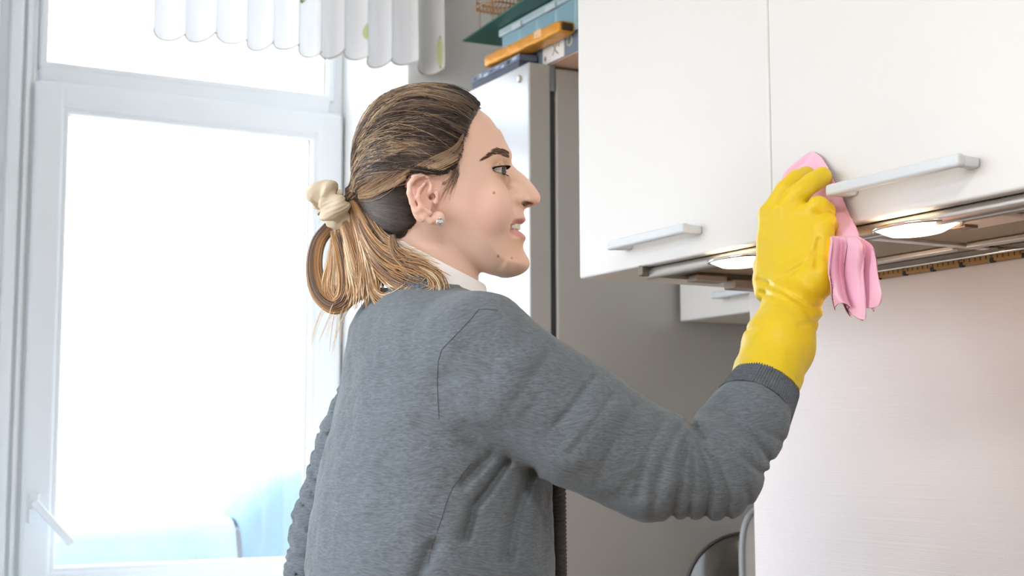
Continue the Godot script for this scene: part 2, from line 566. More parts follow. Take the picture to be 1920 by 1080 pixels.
func build_fridge_top() -> void:
	var top := 2.0655
	var bag := Bag.new()
	# narrow printed box along the front edge
	var g := thing("game_box", "narrow dark blue printed box on the refrigerator, directly under the orange package", "box", Vector3(1.514, top, -2.855))
	rbox(bag, Vector3(0, 0.008, 0), Vector3(0.046, 0.016, 0.236), 0.002)
	obj("base", bag.mesh(), mat(70, 78, 98, 0.6), g)
	bag = Bag.new()
	rbox(bag, Vector3(0, 0.0235, 0), Vector3(0.048, 0.015, 0.24), 0.002)
	obj("lid", bag.mesh(), mat(106, 118, 140, 0.55), g)
	for k in 8:
		bag = Bag.new()
		rbox(bag, Vector3(-0.024, 0.022 + 0.003 * sin(k * 2.1), -0.098 + 0.028 * k), Vector3(0.001, 0.006 + 0.003 * sin(k * 1.3), 0.016 + 0.006 * sin(k * 3.7)), 0.0004)
		obj("printed_mark", bag.mesh(), mat(176, 186, 208, 0.6) if k % 3 else mat(58, 56, 66, 0.6), g)
	# wide flat box whose near end sticks out over the side
	var g2 := thing("puzzle_box", "wide grey-blue box with a white label, sticking out past the refrigerator's side", "box", Vector3(1.70, top, -2.79))
	bag = Bag.new()
	rbox(bag, Vector3(0, 0.026, 0), Vector3(0.318, 0.048, 0.56), 0.003)
	obj("body", bag.mesh(), mat(112, 126, 144, 0.6), g2)
	bag = Bag.new()
	rbox(bag, Vector3(0, 0.0015, 0), Vector3(0.312, 0.003, 0.556), 0.001)
	obj("underside", bag.mesh(), mat(214, 176, 154, 0.7), g2).set_meta("label", "pinkish cardboard underside")
	bag = Bag.new()
	rbox(bag, Vector3(-0.1595, 0.026, 0.122), Vector3(0.002, 0.046, 0.094), 0.0006)
	var lab := obj("label", bag.mesh(), mat(240, 240, 238, 0.6), g2)
	var grey := mat(120, 122, 126, 0.6)
	var lx := -0.1608
	for ln in [[0.018, 0.138, 0.040, 0.122], [0.016, 0.120, 0.041, 0.140], [0.014, 0.146, 0.028, 0.128], [0.030, 0.146, 0.040, 0.150]]:
		bag = Bag.new()
		tube(bag, PackedVector3Array([Vector3(lx, ln[0], ln[1]), Vector3(lx, ln[2], ln[3])]), PackedFloat32Array([0.0011, 0.0007]), 6)
		obj("drawing", bag.mesh(), grey, lab)
	bag = Bag.new()
	tube(bag, PackedVector3Array([Vector3(lx, 0.008, 0.088), Vector3(lx, 0.015, 0.088), Vector3(lx, 0.022, 0.088)]), PackedFloat32Array([0.0006, 0.0032, 0.0006]), 8)
	obj("drawing", bag.mesh(), grey, lab)
	var ring := TorusMesh.new()
	ring.inner_radius = 0.009
	ring.outer_radius = 0.0125
	ring.rings = 24
	ring.ring_segments = 8
	var rg := obj("emblem_ring", ring, mat(206, 200, 176, 0.5), g2, Vector3(-0.1598, 0.032, 0.192))
	rg.rotation.z = PI / 2
	# long package in shiny orange foil paper
	var go := thing("foil_package", "long package wrapped in shiny orange paper on the refrigerator top", "package", Vector3(1.508, top + 0.0325, -2.728))
	bag = Bag.new()
	var n := FastNoiseLite.new()
	n.seed = 6
	n.frequency = 22.0
	var rings := 70
	var sides := 28
	for k in rings:
		var t := float(k) / (rings - 1)
		var endf := minf(1.0, minf(t, 1.0 - t) * 22.0)
		for j in sides:
			var a := TAU * j / sides
			var ca := cos(a)
			var sa := sin(a)
			var x := signf(ca) * pow(absf(ca), 0.4) * 0.022
			var y := signf(sa) * pow(absf(sa), 0.4) * 0.0138
			var sc := 0.84 + 0.16 * sqrt(endf)
			var p := Vector3(x * sc, 0.0165 + y * sc, lerpf(-0.167, 0.167, t))
			p += Vector3(ca, sa, 0) * 0.0026 * n.get_noise_3d(p.x * 2.0, p.y * 2.0, p.z)
			bag.v.append(p)
			bag.n.append(Vector3.ZERO)
	close_loft(bag, rings, sides)
	var fm := mat(220, 150, 46, 0.3, 0.3)
	obj("wrapping", bag.mesh(), fm, go)
	for s: float in [-1.0, 1.0]:
		bag = Bag.new()
		rbox(bag, Vector3(0, 0.0165, 0.165 * s), Vector3(0.030, 0.018, 0.010), 0.004)
		obj("folded_end", bag.mesh(), mat(196, 124, 30, 0.35, 0.3) if s < 0 else mat(70, 44, 22, 0.5), go)
	bag = Bag.new()
	rbox(bag, Vector3(-0.0217, 0.02, 0.08), Vector3(0.0012, 0.016, 0.03), 0.0005)
	obj("sticker", bag.mesh(), mat(232, 190, 140, 0.4), go)
	go.rotation.y = 0.03
	# translucent blue organizer box
	var ob := thing("organizer_box", "translucent blue plastic organizer box with clip lid stacked on the grey-blue box", "storage box", Vector3(1.67, top + 0.0505, -2.70))
	var blue := mat(166, 196, 208, 0.22)
	var bluedeep := mat(132, 172, 190, 0.28)
	bag = Bag.new()
	rbox(bag, Vector3(0, 0.043, 0), Vector3(0.21, 0.086, 0.52), 0.005)
	obj("body", bag.mesh(), blue, ob)
	bag = Bag.new()
	rbox(bag, Vector3(0, 0.0955, 0), Vector3(0.222, 0.019, 0.532), 0.004)
	obj("lid", bag.mesh(), mat(186, 208, 218, 0.22), ob)
	for k in 6:
		bag = Bag.new()
		rbox(bag, Vector3(-0.1045, 0.054, -0.215 + 0.086 * k), Vector3(0.003, 0.052, 0.074), 0.0014)
		obj("compartment", bag.mesh(), bluedeep, ob)
	for k in 3:
		bag = Bag.new()
		rbox(bag, Vector3(-0.112, 0.090, -0.17 + 0.16 * k), Vector3(0.006, 0.014, 0.045), 0.002)
		obj("clip", bag.mesh(), mat(214, 226, 232, 0.15), ob)
	# dark green board
	var gr := thing("cutting_board", "dark green board lying on top of the blue organizer box", "board", Vector3(1.69, top + 0.156, -2.80))
	bag = Bag.new()
	rbox(bag, Vector3(0, 0.0025, 0), Vector3(0.36, 0.004, 0.58), 0.0015)
	obj("board", bag.mesh(), mat(16, 84, 72, 0.45), gr)
	bag = Bag.new()
	rbox(bag, Vector3(-0.18, 0.0025, 0), Vector3(0.002, 0.0046, 0.576), 0.0008)
	obj("edge_strip", bag.mesh(), mat(30, 92, 80, 0.4), gr)
	gr.rotation.y = -0.066
	# small brass wire rack
	var wr := thing("wire_rack", "small brass wire rack standing on the green board", "wire rack", Vector3(1.588, top + 0.1608, -3.02))
	var brass := mat(190, 142, 92, 0.35, 0.6)
	for yy in [0.068, 0.084]:
		var lp := []
		for k in 33:
			var a := TAU * k / 32.0
			lp.append(Vector3(0.05 * signf(cos(a)) * pow(absf(cos(a)), 0.7), yy, 0.046 * signf(sin(a)) * pow(absf(sin(a)), 0.7)))
		bag = Bag.new()
		tube(bag, PackedVector3Array(lp), PackedFloat32Array([0.0022]), 8)
		obj("rim", bag.mesh(), brass, wr)
	for k in 9:
		var wb := Bag.new()
		var x := -0.04 + 0.01 * k
		tube(wb, spline([Vector3(x, 0.084, -0.043), Vector3(x, 0.066, -0.042), Vector3(x, 0.062, -0.03), Vector3(x, 0.062, 0.03), Vector3(x, 0.066, 0.042), Vector3(x, 0.084, 0.043)], 5), PackedFloat32Array([0.0015]), 6)
		obj("wire", wb.mesh(), brass, wr)
	for sx: float in [-1.0, 1.0]:
		for sz: float in [-1.0, 1.0]:
			var lb := Bag.new()
			tube(lb, PackedVector3Array([Vector3(0.034 * sx, 0.068, 0.034 * sz), Vector3(0.034 * sx, 0.004, 0.034 * sz), Vector3(0.045 * sx, 0.0025, 0.034 * sz)]), PackedFloat32Array([0.0012, 0.0012, 0.0024]), 6)
			obj("leg", lb.mesh(), brass, wr)

# closes a loft of rings x sides and fills in averaged normals
func close_loft(bag: Bag, rings: int, sides: int, start := 0, caps := true) -> void:
	for k in rings - 1:
		for j in sides:
			var p := start + k * sides + j
			var q := start + k * sides + (j + 1) % sides
			bag.quad(p, q, q + sides, p + sides)
	if caps:
		for e: int in [0, rings - 1]:
			var c := Vector3.ZERO
			for j in sides:
				c += bag.v[start + e * sides + j]
			var m := bag.v.size()
			bag.v.append(c / sides)
			bag.n.append(Vector3.ZERO)
			if bag.c.size() > 0:
				bag.c.append(bag.c[start + e * sides])
			for j in sides:
				var p := start + e * sides + j
				var q := start + e * sides + (j + 1) % sides
				if e == 0:
					bag.i.append_array([m, q, p])
				else:
					bag.i.append_array([m, p, q])
	average_normals(bag, start)

func average_normals(bag: Bag, start := 0) -> void:
	for k in range(start, bag.n.size()):
		bag.n[k] = Vector3.ZERO
	for t in range(0, bag.i.size(), 3):
		var a := bag.i[t]
		var b := bag.i[t + 1]
		var c := bag.i[t + 2]
		if a < start:
			continue
		var fn := (bag.v[c] - bag.v[a]).cross(bag.v[b] - bag.v[a])
		bag.n[a] += fn
		bag.n[b] += fn
		bag.n[c] += fn
	for k in range(start, bag.n.size()):
		bag.n[k] = bag.n[k].normalized()

# ------------------------------------------------------------------ wall cabinets
func bar_handle(parent: Node3D, z0: float, z1: float, y: float, x_door: float, h := 0.0155) -> void:
	var o := parent.global_position if parent.is_inside_tree() else Vector3.ZERO
	var bag := Bag.new()
	rbox(bag, Vector3(x_door - 0.030, y, (z0 + z1) / 2) - o, Vector3(0.013, h, z1 - z0), 0.0045)
	# concave feet at both ends
	for e in [[z0, 1.0], [z1, -1.0]]:
		var rows := 7
		for k in rows:
			var t := float(k) / (rows - 1)
			var wdt := lerpf(0.012, 0.022, t * t)
			var hh := lerpf(h * 0.46, h * 0.40, t)
			var x := x_door - 0.026 + 0.0265 * t
			var zc: float = e[0] + e[1] * (wdt * 0.5 + 0.0015)
			for j in 12:
				var a := TAU * j / 12.0
				bag.v.append(Vector3(x, y - 0.0005 + hh * signf(sin(a)) * pow(absf(sin(a)), 0.5), zc + wdt * 0.5 * signf(cos(a)) * pow(absf(cos(a)), 0.5)) - o)
				bag.n.append(Vector3.ZERO)
		var s := bag.v.size() - rows * 12
		close_loft(bag, rows, 12, s)
	var hd := obj("handle", bag.mesh(), M.handle, parent)
	hd.set_meta("label", "light grey bar handle")

func cabinet(called: String, label: String, x0: float, depth: float, z0: float, z1: float, y0: float, y1: float, hz0: float, hz1: float, hy: float) -> Node3D:
	var c := thing(called, label, "wall cabinet", Vector3(x0 + depth / 2, y0, (z0 + z1) / 2), "white kitchen wall cabinets")
	var o := c.position
	obj("body", span(Vector3(x0 + 0.022, y0, z0 + 0.0005) - o, Vector3(x0 + depth, y1, z1 - 0.0005) - o, 0.0015), M.carcass, c)
	var d := Node3D.new()
	d.name = "door"
	c.add_child(d, true)
	obj("door_panel", span(Vector3(x0, y0 - 0.001, z0 + 0.0007) - o, Vector3(x0 + 0.0205, y1, z1 - 0.0007) - o, 0.004), M.gloss, d)
	bar_handle(d, hz0, hz1, hy, x0)
	return c

func build_cabinets() -> void:
	cabinet("wall_cabinet", "white wall cabinet with bar handle nearest the refrigerator, over the hood's far lamp", 1.24, 0.333, -2.065, -1.547, 1.505, 2.42, -1.921, -1.708, 1.5405)
	cabinet("wall_cabinet", "white wall cabinet whose bar handle is right of the pink cloth", 1.24, 0.333, -1.547, -1.029, 1.505, 2.42, -1.395, -1.166, 1.545)
	cabinet("wall_cabinet", "small white wall cabinet set back in the dark niche beside the refrigerator", 1.871, 0.278, -2.673, -2.10, 1.505, 2.42, -2.505, -2.30, 1.546)

# ------------------------------------------------------------------ range hood
func build_hood() -> void:
	var h := thing("range_hood", "steel built-in range hood with two lit lamps under the wall cabinets", "range hood", Vector3(1.40, 1.5035, -1.46))
	var o := h.position
	var z0 := -1.885
	var z1 := -1.035
	# shell: rim around the recessed underside
	var rim := Bag.new()
	rbox(rim, Vector3(1.4, 1.498, z0 + 0.006) - o, Vector3(0.32, 0.018, 0.012), 0.003)
	rbox(rim, Vector3(1.4, 1.498, z1 - 0.006) - o, Vector3(0.32, 0.018, 0.012), 0.003)
	rbox(rim, Vector3(1.414, 1.5035, (z0 + z1) / 2) - o, Vector3(0.302, 0.002, z1 - z0), 0.0008)
	obj("body", rim.mesh(), M.darksteel, h)
	# chrome profile along the front edge
	var fr := Bag.new()
	tube(fr, PackedVector3Array([Vector3(1.262, 1.4945, z0 - 0.002) - o, Vector3(1.262, 1.4945, z1) - o]), PackedFloat32Array([0.009]), 16)
	var prof := obj("front_profile", fr.mesh(), M.steel, h)
	prof.set_meta("label", "shiny rounded front edge")
	fr = Bag.new()
	rbox(fr, Vector3(1.285, 1.4935, (z0 + z1) / 2) - o, Vector3(0.03, 0.006, z1 - z0), 0.001)
	obj("front_plate", fr.mesh(), M.darksteel, h)
	# filter panels
	for pz in [[z0 + 0.03, -1.432], [-1.422, z1 - 0.012]]:
		var p := Bag.new()
		rbox(p, Vector3(1.415, 1.5, (pz[0] + pz[1]) / 2) - o, Vector3(0.235, 0.004, pz[1] - pz[0]), 0.001)
		obj("filter_panel", p.mesh(), M.filter, h)
	var st := Bag.new()
	rbox(st, Vector3(1.40, 1.496, -1.427) - o, Vector3(0.24, 0.006, 0.014), 0.0015)
	obj("divider_strip", st.mesh(), M.steel, h)
	st = Bag.new()
	rbox(st, Vector3(1.475, 1.494, -1.66) - o, Vector3(0.012, 0.008, 0.44), 0.002)
	obj("filter_rail", st.mesh(), M.steel, h)
	st = Bag.new()
	rbox(st, Vector3(1.475, 1.494, -1.23) - o, Vector3(0.012, 0.008, 0.37), 0.002)
	obj("filter_rail", st.mesh(), M.steel, h)
	st = Bag.new()
	rbox(st, Vector3(1.54, 1.494, (z0 + z1) / 2) - o, Vector3(0.01, 0.012, z1 - z0), 0.002)
	obj("back_rail", st.mesh(), M.chrome, h)
	# greasy yellowish seal strip with dark spots between hood and wall
	st = Bag.new()
	rbox(st, Vector3(1.561, 1.489, (z0 + z1) / 2) - o, Vector3(0.016, 0.015, z1 - z0), 0.002)
	var seal := obj("seal_strip", st.mesh(), mat(158, 122, 66, 0.6), h)
	for k in 14:
		st = Bag.new()
		rbox(st, Vector3(1.556, 1.4835, z0 + 0.03 + 0.058 * k) - o, Vector3(0.007, 0.008, 0.009), 0.002)
		obj("dark_spot", st.mesh(), M.black, seal)
	st = Bag.new()
	for k in 80:
		rbox(st, Vector3(1.5528, 1.4885, z0 + 0.01 + 0.0104 * k) - o, Vector3(0.001, 0.007, 0.002), 0.0004)
	obj("tick_marks", st.mesh(), mat(92, 66, 36, 0.7), seal).set_meta("kind", "stuff")
	# brackets at the far end
	st = Bag.new()
	rbox(st, Vector3(1.36, 1.489, z0 + 0.02) - o, Vector3(0.06, 0.010, 0.03), 0.002)
	obj("bracket", st.mesh(), mat(150, 138, 128, 0.5, 0.4), h)
	st = Bag.new()
	rbox(st, Vector3(1.44, 1.483, z0 + 0.018) - o, Vector3(0.07, 0.016, 0.03), 0.003)
	obj("bracket", st.mesh(), mat(150, 138, 128, 0.5, 0.4), h)
	# switch plate
	st = Bag.new()
	rbox(st, Vector3(1.320, 1.4925, -1.238) - o, Vector3(0.05, 0.006, 0.10), 0.002)
	var sw := obj("switch_plate", st.mesh(), mat(196, 176, 158, 0.45), h)
	st = Bag.new()
	rbox(st, Vector3(1.314, 1.4885, -1.266) - o, Vector3(0.022, 0.005, 0.022), 0.001)
	obj("switch", st.mesh(), mat(96, 74, 58, 0.5), sw)
	# lamps: domed oval lenses with a light below each
	var glow := mat(255, 246, 226, 0.4)
	glow.emission_enabled = true
	glow.emission = Color(1.0, 0.88, 0.72)
	glow.emission_energy_multiplier = 3.0
	for zc in [-1.655, -1.305]:
		var lens := Bag.new()
		var pts := [0.0, 0.35, 0.6, 0.8, 0.95, 1.0]
		for k in 6:
			var r: float = 1.0 - pts[5 - k] if k > 0 else 0.02
			for j in 28:
				var a := TAU * j / 28.0
				lens.v.append(Vector3(1.272 + 0.038 * r * cos(a), 1.4905 - 0.011 * sqrt(maxf(0, 1.0 - r * r)), zc + 0.062 * r * sin(a)) - o)
				lens.n.append(Vector3.ZERO)
		close_loft(lens, 6, 28)
		var ln := obj("lamp_lens", lens.mesh(), glow, h)
		ln.set_meta("label", "glowing oval lamp lens")
		var ringb := Bag.new()
		var rp := PackedVector3Array()
		for j in 33:
			var a := TAU * j / 32.0
			rp.append(Vector3(1.272 + 0.040 * cos(a), 1.4905, zc + 0.064 * sin(a)) - o)
		tube(ringb, rp, PackedFloat32Array([0.0025]), 8)
		obj("lamp_rim", ringb.mesh(), M.chrome, h)
		var l := OmniLight3D.new()
		l.name = "hood_light"
		l.light_color = Color(1.0, 0.8, 0.62)
		l.light_energy = HOOD_ENERGY
		l.light_size = 0.02
		l.omni_range = 6.0
		l.omni_attenuation = 2.0
		l.shadow_enabled = true
		l.position = Vector3(1.272, 1.476, zc) - o
		h.add_child(l, true)

const HOOD_ENERGY := 0.006

# ------------------------------------------------------------------ niche: worktop and dishes
func base_unit(label: String, x0: float, x1: float, z0: float, z1: float, lower := 0.0) -> void:
	var c := thing("base_cabinet", label, "base cabinet", Vector3((x0 + x1) / 2, 0, (z0 + z1) / 2), "white base cabinets")
	var o := c.position
	obj("body", span(Vector3(x0 + 0.02, 0.1, z0) - o, Vector3(x1, 0.86 - lower, z1) - o), M.carcass, c)
	obj("plinth", span(Vector3(x0 + 0.06, 0, z0) - o, Vector3(x1, 0.1, z1) - o), M.greywall, c)
	obj("door", span(Vector3(x0, 0.11, z0 + 0.002) - o, Vector3(x0 + 0.019, 0.855 - lower, z1 - 0.002) - o), M.gloss, c)
	bar_handle(c, (z0 + z1) / 2 - 0.1, (z0 + z1) / 2 + 0.1, 0.8 - lower, x0)

func build_niche() -> void:
	base_unit("white base cabinet in the niche beside the refrigerator", 1.56, 2.145, -2.66, -2.05, 0.12)
	base_unit("white base cabinet below the hood, nearest the niche", 0.99, 1.57, -2.03, -1.45)
	base_unit("white base cabinet below the hood, nearest the viewer", 0.99, 1.57, -1.45, -0.87)
	var wm := mat(92, 86, 80, 0.45)  # dark tone of the unseen worktops, chosen to darken the niche
	tag(obj("worktop", span(Vector3(1.545, 0.742, -2.665), Vector3(2.148, 0.78, -2.045), 0.004), wm), "dark worktop out of view in the niche, tone chosen to darken the refrigerator side", "worktop")
	tag(obj("worktop", span(Vector3(0.972, 0.862, -2.03), Vector3(1.573, 0.9, -0.86), 0.004), wm), "dark worktop out of view along the linen-textured wall", "worktop")
	# round dark lid standing on edge, seen from its outside
	var lid := thing("pot_lid", "dark round lid with a thin rim standing on edge in the niche", "lid", at_px(1402, 1104, 2.98))
	var toward := (EYE - lid.position)
	toward.y = 0.0
	lid.look_at_from_position(lid.position, lid.position - toward, Vector3.UP)
	var rad := 0.128
	lid.position.y = 0.78 + rad + 0.004
	var lb := Bag.new()
	for k in 8:
		var r := rad * [1.0, 0.97, 0.9, 0.75, 0.55, 0.35, 0.15, 0.01][k] as float
		for j in 40:
			var a := TAU * j / 40.0
			lb.v.append(Vector3(r * cos(a), r * sin(a), 0.022 * (1.0 - pow(r / rad, 2.0))))
			lb.n.append(Vector3.ZERO)
	close_loft(lb, 8, 40)
	obj("dome", lb.mesh(), mat(62, 58, 52, 0.12), lid)
	lb = Bag.new()
	var rp := PackedVector3Array()
	for j in 49:
		var a := TAU * j / 48.0
		rp.append(Vector3(rad * cos(a), rad * sin(a), 0.0))
	tube(lb, rp, PackedFloat32Array([0.004]), 8)
	obj("rim", lb.mesh(), mat(40, 34, 30, 0.4), lid)
	lb = Bag.new()
	tube(lb, PackedVector3Array([Vector3(0, 0, 0.018), Vector3(0, 0, 0.04), Vector3(0, 0, 0.048)]), PackedFloat32Array([0.012, 0.02, 0.014]), 20)
	obj("knob", lb.mesh(), M.black, lid)
	# grey-rimmed white tray standing on edge beside the wall end
	var tr := thing("tray", "white tray with rounded grey rim standing on edge behind the wall's end", "tray", Vector3(1.80, 0.78, -2.285))
	var ctr := Vector3(1.846, 0.945, -2.285)
	var outline := PackedVector3Array()
	for j in 49:
		var a := TAU * j / 48.0
		outline.append(Vector3(0.108 * signf(cos(a)) * pow(absf(cos(a)), 0.45), 0.157 * signf(sin(a)) * pow(absf(sin(a)), 0.45), 0.0) + ctr - tr.position)
	lb = Bag.new()
	tube(lb, outline, PackedFloat32Array([0.0065]), 10)
	obj("rim", lb.mesh(), mat(150, 152, 154, 0.4), tr)
	lb = Bag.new()
	for k in 2:
		for j in 48:
			lb.v.append((outline[j] - (ctr - tr.position)) * 0.96 + (ctr - tr.position) + Vector3(0, 0, 0.004 - 0.01 * k))
			lb.n.append(Vector3.ZERO)
	close_loft(lb, 2, 48)
	obj("tray_bottom", lb.mesh(), mat(214, 210, 204, 0.5), tr)

# ------------------------------------------------------------------ figure: frame and fields
# The woman is modelled in her own frame: x to the viewer's right, y up, z towards the viewer, one unit 0.64 mm.
func pf(px: float, py: float, w := 0.0) -> Vector3:        # a point of the photograph at depth w in that frame
	var s := 1.0 - w / FOCAL
	return Vector3((px - 960.0) * s, (540.0 - py) * s, w)

func on_door(px: float, py: float, off: float) -> Vector3:  # where the line of sight meets a plane off metres before the cabinet doors
	var d := cam_right * (px - 960.0) / FOCAL + cam_up * (540.0 - py) / FOCAL + cam_fwd
	return pf(px, py, (REACH - (1.24 - off) / d.x) / UNIT)

func fig_world(p: Vector3) -> Vector3:
	return EYE + (cam_right * p.x + cam_up * p.y - cam_fwd * p.z) * UNIT + cam_fwd * REACH

func world_fig(q: Vector3) -> Vector3:
	var d := q - EYE - cam_fwd * REACH
	return Vector3(d.dot(cam_right), d.dot(cam_up), -d.dot(cam_fwd)) / UNIT

func to_local_bag(bag: Bag, inv: Transform3D) -> void:
	for k in bag.v.size():
		bag.v[k] = inv * fig_world(bag.v[k])

func turn_normals(bag: Bag, inv: Transform3D) -> void:
	for k in bag.n.size():
		var n := bag.n[k]
		bag.n[k] = (inv.basis * (cam_right * n.x + cam_up * n.y - cam_fwd * n.z)).normalized()

func smin(a: float, b: float, k: float) -> float:
	var h := maxf(k - absf(a - b), 0.0) / k
	return minf(a, b) - h * h * k * 0.25

func smax(a: float, b: float, k: float) -> float:
	var h := maxf(k - absf(a - b), 0.0) / k
	return maxf(a, b) + h * h * k * 0.25

func cone(p: Vector3, a: Vector3, b: Vector3, ra: float, rb: float) -> float:
	var ab := b - a
	var t := clampf((p - a).dot(ab) / ab.length_squared(), 0.0, 1.0)
	return (p - a - ab * t).length() - (ra + (rb - ra) * t)

func ell(p: Vector3, c: Vector3, r: Vector3) -> float:
	var q := p - c
	var k0 := (q / r).length()
	var k1 := (q / (r * r)).length()
	return k0 * (k0 - 1.0) / k1 if k1 > 1e-9 else -minf(r.x, minf(r.y, r.z))

class Tab:
	var ox: float
	var oy: float
	var st: float
	var nx: int
	var ny: int
	var d := PackedFloat32Array()
	func at(x: float, y: float) -> float:
		var fx := clampf((x - ox) / st, 0.0, nx - 1.001)
		var fy := clampf((y - oy) / st, 0.0, ny - 1.001)
		var ix := int(fx)
		var iy := int(fy)
		fx -= ix
		fy -= iy
		var k := iy * nx + ix
		return (d[k] * (1.0 - fx) + d[k + 1] * fx) * (1.0 - fy) + (d[k + nx] * (1.0 - fx) + d[k + nx + 1] * fx) * fy

func new_tab(x0: float, y0: float, x1: float, y1: float, st: float) -> Tab:
	var t := Tab.new()
	t.ox = x0 - 960.0
	t.oy = 540.0 - y1
	t.st = st
	t.nx = int((x1 - x0) / st) + 2
	t.ny = int((y1 - y0) / st) + 2
	t.d.resize(t.nx * t.ny)
	return t

func poly_tab(pts: Array, smooth: int, x0: float, y0: float, x1: float, y1: float, st := 3.0) -> Tab:   # inside distance to an outline given in picture points
	var o := PackedVector2Array()
	var n := pts.size() / 2
	for k in n:
		var q: Array[Vector2] = []
		for j in 4:
			var m := (k + j - 1 + n) % n
			q.append(Vector2(pts[m * 2] - 960.0, 540.0 - pts[m * 2 + 1]))
		for s in smooth:
			o.append(q[1].cubic_interpolate(q[2], q[0], q[3], float(s) / smooth))
	var t := new_tab(x0, y0, x1, y1, st)
	var m := o.size()
	for iy in t.ny:
		for ix in t.nx:
			var p := Vector2(t.ox + ix * st, t.oy + iy * st)
			var best := 1e12
			var inside := false
			var a := o[m - 1]
			for k in m:
				var b := o[k]
				var e := b - a
				var w := p - a
				var u := w - e * clampf(w.dot(e) / maxf(e.length_squared(), 1e-6), 0.0, 1.0)
				best = minf(best, u.length_squared())
				if (b.y > p.y) != (a.y > p.y) and p.x < (a.x - b.x) * (p.y - b.y) / (a.y - b.y) + b.x:
					inside = not inside
				a = b
			t.d[iy * t.nx + ix] = sqrt(best) * (1.0 if inside else -1.0)
	return t

func rbf_tab(pts: Array, sigma: float, x0: float, y0: float, x1: float, y1: float, st := 6.0) -> Tab:     # smooth map through picture points with values
	var t := new_tab(x0, y0, x1, y1, st)
	for iy in t.ny:
		for ix in t.nx:
			var x := t.ox + ix * st + 960.0
			var y := 540.0 - (t.oy + iy * st)
			var s := 0.0
			var ws := 0.0
			for k in range(0, pts.size(), 3):
				var dx: float = x - pts[k]
				var dy: float = y - pts[k + 1]
				var w := exp(-(dx * dx + dy * dy) / (2.0 * sigma * sigma)) + 1e-9
				s += w * pts[k + 2]
				ws += w
			t.d[iy * t.nx + ix] = s / ws
	return t

# surface nets: meshes the zero set of a field on a grid, visiting only blocks that the surface can cross
func nets(bag: Bag, f: Callable, lo: Vector3, hi: Vector3, h: float, slack := 1.4) -> void:
	const B := 6
	var nb := Vector3i(((hi - lo) / (h * B)).ceil())
	var nx := nb.x * B + 1
	var ny := nb.y * B + 1
	var nz := nb.z * B + 1
	var grid := PackedFloat32Array()
	grid.resize(nx * ny * nz)
	grid.fill(1e9)
	var at := PackedInt32Array()
	at.resize(nx * ny * nz)
	at.fill(-1)
	var sy := nx
	var sz := nx * ny
	var reach := 0.5 * sqrt(3.0) * B * h * slack
	var blocks: Array[Vector3i] = []
	for bz in nb.z:
		for by in nb.y:
			for bx in nb.x:
				var c := lo + Vector3(bx + 0.5, by + 0.5, bz + 0.5) * (B * h)
				if absf(f.call(c)) < reach:
					blocks.append(Vector3i(bx, by, bz) * B)
	for b in blocks:
		for z in range(b.z, b.z + B + 1):
			for y in range(b.y, b.y + B + 1):
				var k := z * sz + y * sy + b.x
				for x in range(b.x, b.x + B + 1):
					if grid[k] > 1e8:
						grid[k] = f.call(lo + Vector3(x, y, z) * h)
					k += 1
	var first := bag.v.size()
	var cells := PackedInt32Array()
	var off := PackedInt32Array([0, 1, sy, sy + 1, sz, sz + 1, sz + sy, sz + sy + 1])
	for b in blocks:
		for z in range(b.z, b.z + B):
			for y in range(b.y, b.y + B):
				var k := z * sz + y * sy + b.x - 1
				for x in range(b.x, b.x + B):
					k += 1
					var g0 := grid[k]
					var neg := g0 < 0.0
					if (grid[k + 1] < 0.0) == neg and (grid[k + sy] < 0.0) == neg and (grid[k + sy + 1] < 0.0) == neg and (grid[k + sz] < 0.0) == neg and (grid[k + sz + 1] < 0.0) == neg and (grid[k + sz + sy] < 0.0) == neg and (grid[k + sz + sy + 1] < 0.0) == neg:
						continue
					var s := Vector3.ZERO
					var cnt := 0
					for e in 12:
						var c0: int = EDGE_A[e]
						var c1: int = EDGE_B[e]
						var v0 := grid[k + off[c0]]
						var v1 := grid[k + off[c1]]
						if (v0 < 0.0) != (v1 < 0.0):
							var t := v0 / (v0 - v1)
							s += Vector3(c0 & 1, (c0 >> 1) & 1, c0 >> 2).lerp(Vector3(c1 & 1, (c1 >> 1) & 1, c1 >> 2), t)
							cnt += 1
					at[k] = bag.v.size()
					bag.v.append(lo + (Vector3(x, y, z) + s / cnt) * h)
					cells.append(k)
	for k in cells:
		# an edge along each axis from this cell's low corner, shared with three lower neighbours
		var g := grid[k]
		for ax in 3:
			var step: int = [1, sy, sz][ax]
			var n1: int = [sy, sz, 1][ax]
			var n2: int = [sz, 1, sy][ax]
			if k - n1 - n2 < 0:
				continue
			var g1 := grid[k + step]
			if (g < 0.0) == (g1 < 0.0):
				continue
			var a := at[k]
			var b := at[k - n1]
			var c := at[k - n1 - n2]
			var d := at[k - n2]
			if b < 0 or c < 0 or d < 0:
				continue
			if g < 0.0:
				bag.quad(a, d, c, b)
			else:
				bag.quad(a, b, c, d)
	bag.n.resize(bag.v.size())
	var start := first
	for k in range(start, bag.v.size()):
		bag.n[k] = Vector3.ZERO
	for t in range(0, bag.i.size(), 3):
		var a := bag.i[t]
		if a < start:
			continue
		var b := bag.i[t + 1]
		var c := bag.i[t + 2]
		var fn := (bag.v[c] - bag.v[a]).cross(bag.v[b] - bag.v[a])
		bag.n[a] += fn
		bag.n[b] += fn
		bag.n[c] += fn
	for k in range(start, bag.v.size()):
		bag.n[k] = bag.n[k].normalized()

const EDGE_A := [0, 2, 4, 6, 0, 1, 4, 5, 0, 1, 2, 3]
const EDGE_B := [1, 3, 5, 7, 2, 3, 6, 7, 4, 5, 6, 7]

